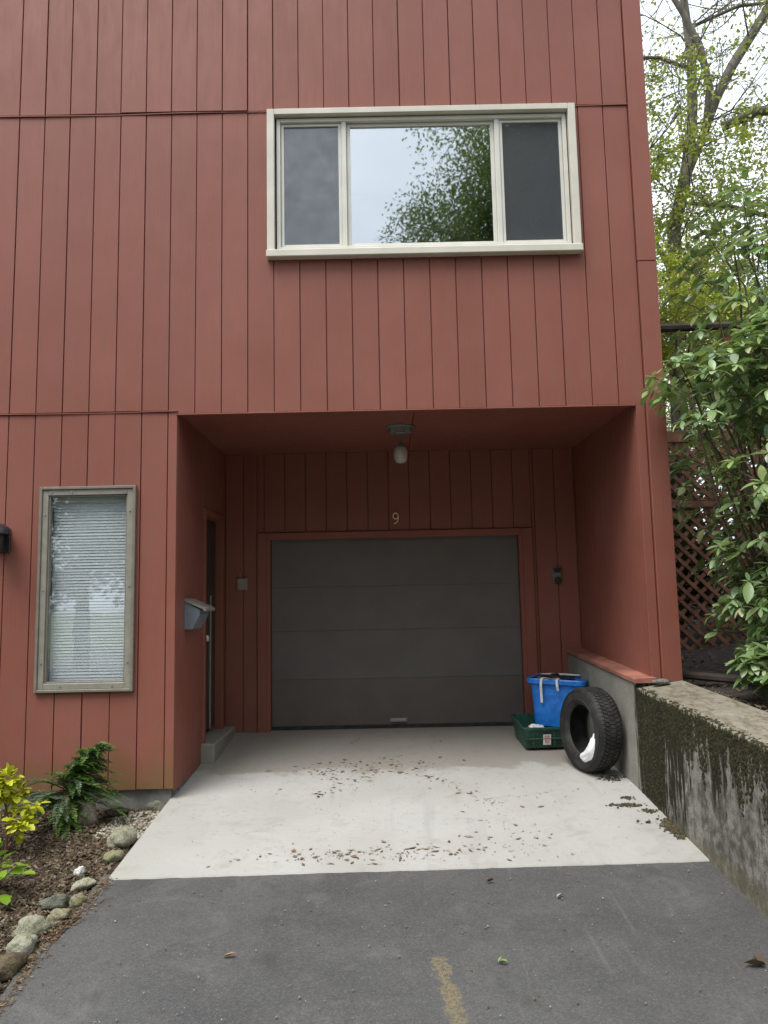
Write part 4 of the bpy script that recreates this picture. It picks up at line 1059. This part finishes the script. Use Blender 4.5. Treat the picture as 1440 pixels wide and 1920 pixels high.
# conifer: flat feathery sprays
cs = thing('conifer_shrub', (-2.32, -.30, bed_z(-2.32, -.30)), 'small feathery green conifer shrub below the narrow window', 'shrub')
cb = Vector((-2.36, -.30, bed_z(-2.36, -.3)))
fol = MB(); br = MB()
def spray(p0, d, L, w_, tint):
    d = d.normalized(); side = d.cross(Vector((0, 0, 1))); side.normalize(); up_ = side.cross(d)
    n = int(L / .011); pts = []
    for i in range(n + 1):
        t = i / n; p = p0 + d * L * t + Vector((0, 0, -.22 * L * t * t)) + up_ * .02 * math.sin(t * 3); pts.append(p)
        if i < 2: continue
        for s in (-1, 1):
            l2 = w_ * math.sin(math.pi * (.12 + .85 * t)) * R.uniform(.7, 1.15); dd = (d * .75 + side * s * .8 + up_ * R.uniform(-.25, .25)).normalized(); q = p + dd * l2
            k = R.uniform(.75, 1.25); tt = tuple(c * k for c in tint); hw = .0055
            mid = (p + q) / 2 + up_ * R.uniform(-.006, .006); sd = dd.cross(up_) * hw
            fol.add([p, mid - sd, q, mid + sd], [(0, 1, 2), (0, 2, 3)], tt)
            for j in (.45, .75):
                b0 = p.lerp(q, j)
                for s2 in (-1, 1):
                    d3 = (dd + dd.cross(up_) * s2 * .9 + up_ * R.uniform(-.2, .2)).normalized(); q3 = b0 + d3 * l2 * .42; s3 = d3.cross(up_) * .0042; m3 = (b0 + q3) / 2
                    fol.add([b0, m3 - s3, q3, m3 + s3], [(0, 1, 2), (0, 2, 3)], tt)
    br.tube(pts[::max(1, n // 5)], [.004 * (1 - .6 * i / max(1, len(pts[::max(1, n // 5)]) - 1)) for i in range(len(pts[::max(1, n // 5)]))], 4)
tints = [(.14, .27, .07), (.18, .36, .08), (.24, .44, .09), (.20, .27, .17), (.22, .33, .19)]
top = Vector((-2.12, -.27, cb.z + .50)); trunk = [cb + Vector((0, 0, -.03)), cb + Vector((.05, 0, .2)), cb + Vector((.13, .02, .37)), top]
br.tube(trunk, [.014, .011, .007, .003], 6)
for k in range(190):
    t = R.uniform(.02, .98) ** .9; i = min(2, int(t * 3)); p = trunk[i].lerp(trunk[i + 1], t * 3 - i)
    a = R.uniform(-2.6, 1.1) if t < .55 else R.uniform(-2.0, 1.2); L = lerp(.36, .15, t) * R.uniform(.5, 1.1)
    d = Vector((math.cos(a) * 1.0 + .25, math.sin(a) * .65, R.uniform(-.1, .75)))
    spray(p, d, L, .034, R.choice(tints))
for (d, L, z) in (((1, -.25, .35), .42, .12), ((.9, -.5, .25), .38, .08), ((1, -.1, .12), .45, .16), ((.55, -.9, .05), .38, .06), ((-.3, -.9, .1), .36, .1), ((.2, -1, .02), .40, .05), ((-.7, -.7, .2), .36, .14), ((1, .05, .3), .40, .2), ((.95, -.3, .6), .30, .25)):
    for k in range(5): spray(cb + Vector((.02, 0, z + .03 * k)), Vector(d) + Vector((R.gauss(0, .12), R.gauss(0, .12), R.gauss(0, .1))), L * R.uniform(.75, 1.15), .046, tints[2] if k == 0 else R.choice(tints))
br.build('branch', MAT['stem'], cs); o = fol.build('foliage', MAT['leafstuff'], cs, kind='stuff')

# ================================================================== LATTICE FENCE, RIGHT REAR
fn = thing('lattice_fence', (3.7, 2.4, .75), 'red brown lattice fence behind the rhododendron beside the house', 'fence')
FX0, FX1, FZ0, FZ1, FY = 2.30, 5.0, .80, 3.17, 2.4
pitch = .108; wd = .038
def slat(u, s):
    # diagonal slat clipped to the panel: points where x*s + z = u
    pts = []
    lo = max(FX0, (u - FZ1) if s > 0 else (FZ0 - u)); hi = min(FX1, (u - FZ0) if s > 0 else (FZ1 - u))
    if hi - lo < .06: return
    za, zb = (u - lo, u - hi) if s > 0 else (u + lo, u + hi)
    d = Vector((hi - lo, 0, zb - za)).normalized(); nrm = Vector((-d.z, 0, d.x)) * wd / 2
    y0, y1 = (FY - .012, FY - .0045) if s > 0 else (FY - .0035, FY + .004)
    a, b = Vector((lo, 0, za)), Vector((hi, 0, zb)); q = [a - nrm, b - nrm, b + nrm, a + nrm]
    m = MB(); m.add([(p.x, y0, p.z) for p in q] + [(p.x, y1, p.z) for p in q], [(0, 1, 2, 3), (4, 7, 6, 5), (0, 4, 5, 1), (1, 5, 6, 2), (2, 6, 7, 3), (3, 7, 4, 0)])
    m.build('slat', MAT['fence'], fn)
st_ = pitch * math.sqrt(2)
u = FX0 + FZ0
while u < FX1 + FZ1: slat(u, 1); u += st_
u = FZ0 - FX1
while u < FZ1 - FX0: slat(u, -1); u += st_
for (za, zb) in ((FZ1, FZ1 + .13), (FZ0 - .08, FZ0 + .01)): MB().box(FX0, FX1, FY - .03, FY + .02, za, zb, .004).build('rail', MAT['fence'], fn)
MB().box(FX0, FX1, FY - .028, FY - .013, 2.44, 2.52, .004).build('rail', MAT['fence'], fn)
MB().tube([(FX0, FY - .02, 4.52), (3.2, FY, 4.49), (4.1, FY - .01, 4.50), (FX1, FY, 4.46)], [.045, .05, .045, .04], 8).build('top_pole', MAT['timber'], fn)
for x in (2.36, 3.95, 4.95): MB().box(x - .06, x + .06, FY + .021, FY + .13, .4, 4.46, .006).build('post', MAT['fence'], fn)
# timber lying behind the wall
m = MB().tube([(2.30, .30, .865), (2.75, -.15, .845), (3.2, -.55, .85)], [.032, .036, .03], 8); tag(m.build('fallen_log', MAT['timber']), 'dark weathered log lying on the soil behind the retaining wall', 'log')

# ================================================================== TREES
def tint_of(base, k=.25):
    f = 1 + R.uniform(-k, k); return (base[0] * f * R.uniform(.9, 1.15), base[1] * f, base[2] * f * R.uniform(.8, 1.2))
def add_leaf(mb_, p, d, L, W, tint):
    d = d.normalized(); s = d.cross(Vector((R.gauss(0, .5), R.gauss(0, .5), 1)));
    if s.length < .01: s = Vector((1, 0, 0))
    s.normalize(); u_ = s.cross(d) * W * .25; mid = p + d * L * .5
    mb_.add([p, mid - s * W * .5 + u_, p + d * L, mid + s * W * .5 + u_], [(0, 1, 2), (0, 2, 3)], tint)
def limb(mb_, p, d, L, r0, r1, seg=5, wob=.15, up=.05, n=5):
    pts = [Vector(p)]; d = Vector(d).normalized()
    for i in range(seg):
        d = (d + Vector((R.gauss(0, wob), R.gauss(0, wob), R.gauss(0, wob) + up))).normalized(); pts.append(pts[-1] + d * L / seg)
    mb_.tube(pts, [lerp(r0, r1, i / seg) for i in range(seg + 1)], n, cap=False); return pts, d
def twiggy(mb_, lv, p, d, L, r, depth, leafp, leafL, palette):
    pts, d2 = limb(mb_, p, d, L, r, r * .45, 4, .18, .03, 4 if r < .02 else 6)
    if depth <= 0:
        for q in pts[1:]:
            for _ in range(4):
                if R.random() < leafp: add_leaf(lv, q + Vector((R.gauss(0, .05), R.gauss(0, .05), R.gauss(0, .05))), Vector((R.gauss(0, 1), R.gauss(0, 1), R.gauss(-.3, .7))), leafL * R.uniform(.6, 1.2), leafL * .6, tint_of(R.choice(palette)))
        return
    for q in pts[1:]:
        for _ in range(R.choice((1, 1, 2))):
            dd = (d2 + Vector((R.gauss(0, .8), R.gauss(0, .8), R.gauss(.1, .5)))).normalized()
            twiggy(mb_, lv, q, dd, L * R.uniform(.45, .7), r * .5, depth - 1, leafp, leafL, palette)

spring = [(.44, .52, .08), (.52, .58, .12), (.38, .47, .09), (.46, .47, .14), (.32, .40, .10)]
# the grey forked tree right of the house
t1 = thing('forked_tree', (4.75, 6, 1.4), 'grey forked tree with thin spring leaves right of the house', 'tree')
tr_, lv = MB(), MB()
stems = [([(4.62, 6, 1.2), (4.72, 6, 4), (4.80, 6, 6.2), (4.84, 6, 7.41), (5.12, 6, 8.48), (5.25, 6, 9.2), (5.29, 6, 9.6), (5.33, 6, 10.4), (5.29, 6, 11.2), (5.2, 6, 12.6), (5.3, 6.1, 14)], [.15, .13, .115, .11, .10, .085, .085, .075, .07, .05, .02]),
         ([(5.12, 6, 8.4), (5.50, 6.03, 9.2), (5.60, 6, 9.9), (5.47, 5.95, 10.6), (5.2, 5.9, 11.2), (5.0, 5.9, 11.6), (4.7, 5.8, 12.6), (4.5, 5.8, 13.6)], [.08, .065, .062, .06, .05, .045, .03, .015]),
         ([(5.45, 6.02, 9.1), (5.68, 6, 9.7), (6.0, 6, 10.3), (6.66, 6, 11.3), (7.3, 6.1, 12.4), (7.8, 6.2, 13.5)], [.07, .085, .085, .08, .06, .03]),
         ([(5.75, 6.0, 9.2), (6.2, 5.7, 9.27), (6.75, 5.5, 9.2), (7.6, 5.2, 9.3)], [.075, .08, .075, .05]),
         ([(5.32, 6, 10.25), (4.7, 5.8, 10.33), (4.0, 5.6, 10.2), (3.4, 5.4, 10.3)], [.03, .028, .022, .012]),
         ([(4.95, 6, 7.9), (5.8, 5.9, 7.75), (6.6, 5.6, 7.3), (7.6, 5.4, 7.0)], [.03, .035, .04, .03]),
         ([(4.80, 6, 6.6), (4.6, 6.1, 7.2), (4.3, 6.2, 7.7), (4.0, 6.2, 8.5)], [.05, .04, .03, .015]),
         ([(5.3, 6, 11), (6.2, 6, 11.4), (7.2, 5.9, 11.4)], [.03, .03, .02])]
for pts, rr in stems: tr_.tube(pts, rr, 9, cap=False)
for pts, rr in stems:
    P_ = [Vector(p) for p in pts]
    for a, b in zip(P_, P_[1:]):
        if a.z < 5.2: continue
        for _ in range(max(1, int((b - a).length * 2.6))):
            q = a.lerp(b, R.random()); lp_ = .38 if q.z < 8.6 else (.20 if q.z < 10 else .10)
            twiggy(tr_, lv, q, Vector((R.gauss(0, 1), R.gauss(0, .7), R.gauss(.25, .5))), R.uniform(.7, 1.7), .016, 2, lp_ * .75, .085, spring)
for k in range(330):
    c = Vector((R.uniform(3.9, 7.4), R.gauss(6, .5), R.uniform(5.4, 10.6) - abs(R.gauss(0, .6)))); pal_ = R.choice(spring); rc = R.uniform(.10, .28)
    if c.z > 9.0 and R.random() < .6: continue
    limb(tr_, c + Vector((R.uniform(-.5, .5), 0, -.35)), Vector((R.gauss(0, .4), R.gauss(0, .4), 1)), .5, .008, .003, 3, .2, 0, 4)
    for _ in range(int(46 * rc / .2)): add_leaf(lv, c + Vector((R.gauss(0, .5), R.gauss(0, .5), R.gauss(0, .5))) * rc, Vector((R.gauss(0, 1), R.gauss(0, 1), R.gauss(-.4, .6))), .085 * R.uniform(.6, 1.2), .05, tint_of(pal_))
tr_.build('trunk', MAT['bark'], t1, smooth=True); lv.build('crown', MAT['leafstuff'], t1, kind='stuff')

def leafy_tree(name, label, base, H, cr_, n_leaf, leafL, palette, trunk_r=.14, group=None, zc=.62, squash=.8, lean=(0, 0), clumps=26, bark='bark'):
    R.seed(int(base[0] * 100) + n_leaf)
    t = thing(name, base, label, 'tree', group)
    tr_, lv = MB(), MB(); b = Vector(base); top = b + Vector((lean[0], lean[1], H * .86))
    spine = [b + Vector((0, 0, -.2)), b.lerp(top, .3) + Vector((R.gauss(0, .1), R.gauss(0, .1), 0)), b.lerp(top, .6) + Vector((R.gauss(0, .15), R.gauss(0, .15), 0)), top]
    tr_.tube(spine, [trunk_r, trunk_r * .8, trunk_r * .5, trunk_r * .12], 8, cap=False)
    cc = b + Vector((lean[0] * .6, lean[1] * .6, H * zc)); per = n_leaf // clumps
    for k in range(clumps):
        d = Vector((R.gauss(0, 1), R.gauss(0, 1), R.gauss(0, 1))).normalized() * (R.random() ** .45)
        c = cc + Vector((d.x * cr_, d.y * cr_, d.z * H * (1 - zc) * .95 if d.z > 0 else d.z * H * .32)); rc = cr_ * R.uniform(.22, .42)
        s = spine[1].lerp(spine[3], min(.95, max(.05, (c.z - b.z - H * .25) / (H * .75)))) ; mid = s.lerp(c, .5) + Vector((0, 0, -.1 * rc))
        tr_.tube([s, mid, c], [trunk_r * .28, trunk_r * .16, trunk_r * .05], 5, cap=False)
        for _ in range(5):
            e = Vector((R.gauss(0, 1), R.gauss(0, 1), R.gauss(.2, .8))).normalized() * rc * .9; tr_.tube([c, c + e * .5 + Vector((0, 0, .05)), c + e], [trunk_r * .06, trunk_r * .04, trunk_r * .02], 4, cap=False)
        pal_ = R.choice(palette)
        for _ in range(per):
            e = Vector((R.gauss(0, 1), R.gauss(0, 1), R.gauss(0, 1) * squash)).normalized() * rc * R.random() ** .45
            add_leaf(lv, c + e, Vector((R.gauss(0, 1), R.gauss(0, 1), R.gauss(-.3, .7))), leafL * R.uniform(.6, 1.2), leafL * .62, tint_of(pal_))
    tr_.build('trunk', MAT[bark], t, smooth=True); lv.build('crown', MAT['leafstuff'], t, kind='stuff'); return t
GB = 'trees behind the house'
leafy_tree('young_tree', 'yellow green young tree close behind the house corner and lattice fence', (4.2, 4.3, 1.0), 5.7, 1.0, 13000, .07, spring, .05, GB, .68, .9, (0, 0), 30)
leafy_tree('background_tree', 'tall thin tree with sparse yellow green leaves behind the forked tree', (7.3, 11, 1.5), 8.6, 2.0, 7000, .11, spring + [(.12, .18, .05)], .12, GB, .60)
leafy_tree('background_tree', 'bushy bright green tree low behind the lattice fence', (8.4, 9, 1.5), 6.6, 1.9, 7500, .10, [(.24, .32, .06), (.30, .38, .07), (.16, .24, .06)], .10, GB, .55)
leafy_tree('background_tree', 'distant grey green tree at the back of the garden', (12, 18, 1.8), 9.0, 3.2, 8000, .16, [(.16, .19, .08), (.20, .22, .09), (.12, .15, .07)], .18, GB, .5)
leafy_tree('background_tree', 'dark leaved tree at the right edge of the garden', (10.5, 12, 1.8), 7.2, 2.3, 7500, .13, [(.12, .18, .06), (.16, .24, .08), (.22, .30, .09)], .14, GB, .5)
leafy_tree('hedge_bush', 'dark dense bush filling the gap behind the lattice fence', (3.6, 3.6, .7), 3.0, 1.0, 6000, .10, [(.035, .055, .025), (.05, .08, .03), (.07, .10, .04)], .06, None, .45, .9, clumps=34)
leafy_tree('hedge_bush', 'second dark bush behind the lattice fence, right of the first', (4.9, 3.9, .7), 3.2, 1.1, 6000, .10, [(.035, .055, .025), (.05, .08, .03), (.08, .12, .04)], .06, None, .45, .9, clumps=34)
# trees across the road, mirrored in the window panes
GM = 'trees across the street'
dk = [(.035, .065, .022), (.05, .085, .025), (.07, .105, .03), (.09, .12, .035)]
leafy_tree('street_tree', 'tall dark green tree across the street mirrored in the upper window', (4.9, -14.5, -.45), 16.8, 4.4, 230000, .115, [(2.3 * c_[0], 2.2 * c_[1], 2.6 * c_[2]) for c_ in dk], .30, GM, .60, 1., clumps=190)
leafy_tree('street_tree', 'broad green tree across the street right of the driveway', (11, -17, -.45), 14, 4.5, 12000, .32, dk, .3, GM, .55, clumps=40)
leafy_tree('street_tree', 'tree across the street mirrored in the narrow window', (-9, -17, -.45), 9.5, 4.2, 14000, .28, dk + [(.11, .15, .05)], .25, GM, .5)
leafy_tree('street_tree', 'low bushy tree across the street left of the driveway', (-14.5, -16, -.45), 9.5, 4.4, 12000, .28, dk, .25, GM, .5)

for (x, y, h, r_, lb) in ((-26, -19 , 11.5, 5.0, 'farthest tree of the unseen row added across the street, far left'), (-20.5, -18, 11.0, 4.8, 'round tree of the unseen row added across the street on the left'), (-3.5, -20, 10.6, 4.6, 'tree of the unseen row added across the street opposite the front door'), (1.5, -21, 11.0, 4.6, 'tree of the unseen row added across the street opposite the garage'),
                          (17, -18, 10, 4.6, 'tree of the unseen row added across the street on the right'), (23, -19, 9.5, 4.6, 'farthest tree of the unseen row added across the street, far right')):
    leafy_tree('street_tree', lb, (x, y, -.45), h, r_, 9000, .40, dk, .25, GM, .45, clumps=60)  # unseen row, added and made tall to block low sky from the recess

# ================================================================== RHODODENDRON
rh = thing('rhododendron', (3.2, .2, .85), 'large rhododendron bush with glossy leaves overhanging the retaining wall', 'shrub')
lm = [leaf_mesh('leaf', .145, .064, .22, .18, MAT['rleaf']), leaf_mesh('leaf', .130, .060, .34, .34, MAT['rleaf']), leaf_mesh('leaf', .105, .052, .25, .10, MAT['rleaf']), leaf_mesh('leaf', .135, .056, -.12, .40, MAT['rleaf']), leaf_mesh('leaf', .120, .060, .10, .02, MAT['rleaf'])]
blobs = [((3.45, .35, 2.45), (.95, 1.3, 1.35), 240), ((3.45, .55, 4.0), (.85, 1.1, 1.25), 250), ((2.42, -.42, 3.06), (.46, .40, .22), 34), ((2.45, -.42, 2.74), (.40, .38, .14), 14), ((2.95, -.5, 1.75), (.58, .6, .66), 170), ((2.80, -.7, 2.35), (.42, .5, .28), 40), ((2.64, -.75, 1.02), (.26, .32, .20), 56), ((2.95, -.25, 1.35), (.50, .55, .42), 110), ((3.1, -.4, 3.1), (.68, .5, .55), 210)]
whorls = []
for (c, r_, n) in blobs:
    for _ in range(n):
        d = Vector((R.gauss(0, 1), R.gauss(0, 1), R.gauss(0, 1))).normalized(); k = R.uniform(.45, 1) ** .5
        p = Vector((c[0] + d.x * r_[0] * k, c[1] + d.y * r_[1] * k, c[2] + d.z * r_[2] * k))
        if p.z < .85 or (p.x < 2.33 and p.y > -.06): continue
        whorls.append((p, d, Vector(c)))
items = []; st = MB()
bases = [Vector((3.0, -.3, .8)), Vector((3.3, .3, .85)), Vector((3.6, .8, .9)), Vector((2.95, -.75, .78))]
for (p, d, c) in whorls:
    b = min(bases, key=lambda q: (q - p).xy.length + R.uniform(0, .4))
    mid = c.lerp(p, .35) + Vector((R.gauss(0, .08), R.gauss(0, .08), -.1)); 
    if R.random() < .10: st.tube([b, b.lerp(mid, .5) + Vector((R.gauss(0, .08), R.gauss(0, .08), .1)), mid, p], [.016, .012, .008, .004], 5, cap=False)
    elif R.random() < .45: st.tube([mid.lerp(p, .4), p], [.005, .003], 4, cap=False)
    ax = (d * .7 + Vector((0, -.1, .75))).normalized(); s1 = ax.cross(Vector((0, 1, .2))).normalized(); s2 = ax.cross(s1)
    n = R.randint(6, 9); a0 = R.uniform(0, 6.28)
    for k in range(n):
        a = a0 + 2 * math.pi * k / n + R.gauss(0, .15); out_ = s1 * math.cos(a) + s2 * math.sin(a); ld = (out_ + ax * R.uniform(-.1, .55)).normalized()
        items.append((p + ld * .008, ld, R.choice((R.uniform(.45, .8), R.uniform(.7, 1.1))), R.choice((0, 1, 2, 2, 3, 4)), R.uniform(-.4, .4)))
    if R.random() < .3:                    # pale new shoots
        pass
cam_p = Vector((0, -6, 1.5))
items.sort(key=lambda it: (it[0] - cam_p).length / it[2] + (0 if it[0].x / (it[0].y + 6) < .52 else 6))
for (p, ld, s, k, roll) in items[:300]: leaf_obj('leaf', lm[k], p, dirq(ld, roll), s, rh)
rest = MB(); rp = [(.16, .27, .11), (.22, .35, .13), (.29, .43, .16), (.36, .50, .19), (.44, .50, .24), (.20, .31, .18)]
for (p, ld, s, k, roll) in items[300:]:
    q = dirq(ld, roll).to_matrix(); tn = tint_of(R.choice(rp), .2); me = lm[k]
    rest.add([p + q @ (v.co * s) for v in me.vertices], [tuple(f.vertices) for f in me.polygons], tn)
rest.build('foliage', MAT['rhodo'], rh, kind='stuff', smooth=True)
st.build('stem', MAT['stem'], rh, smooth=True)
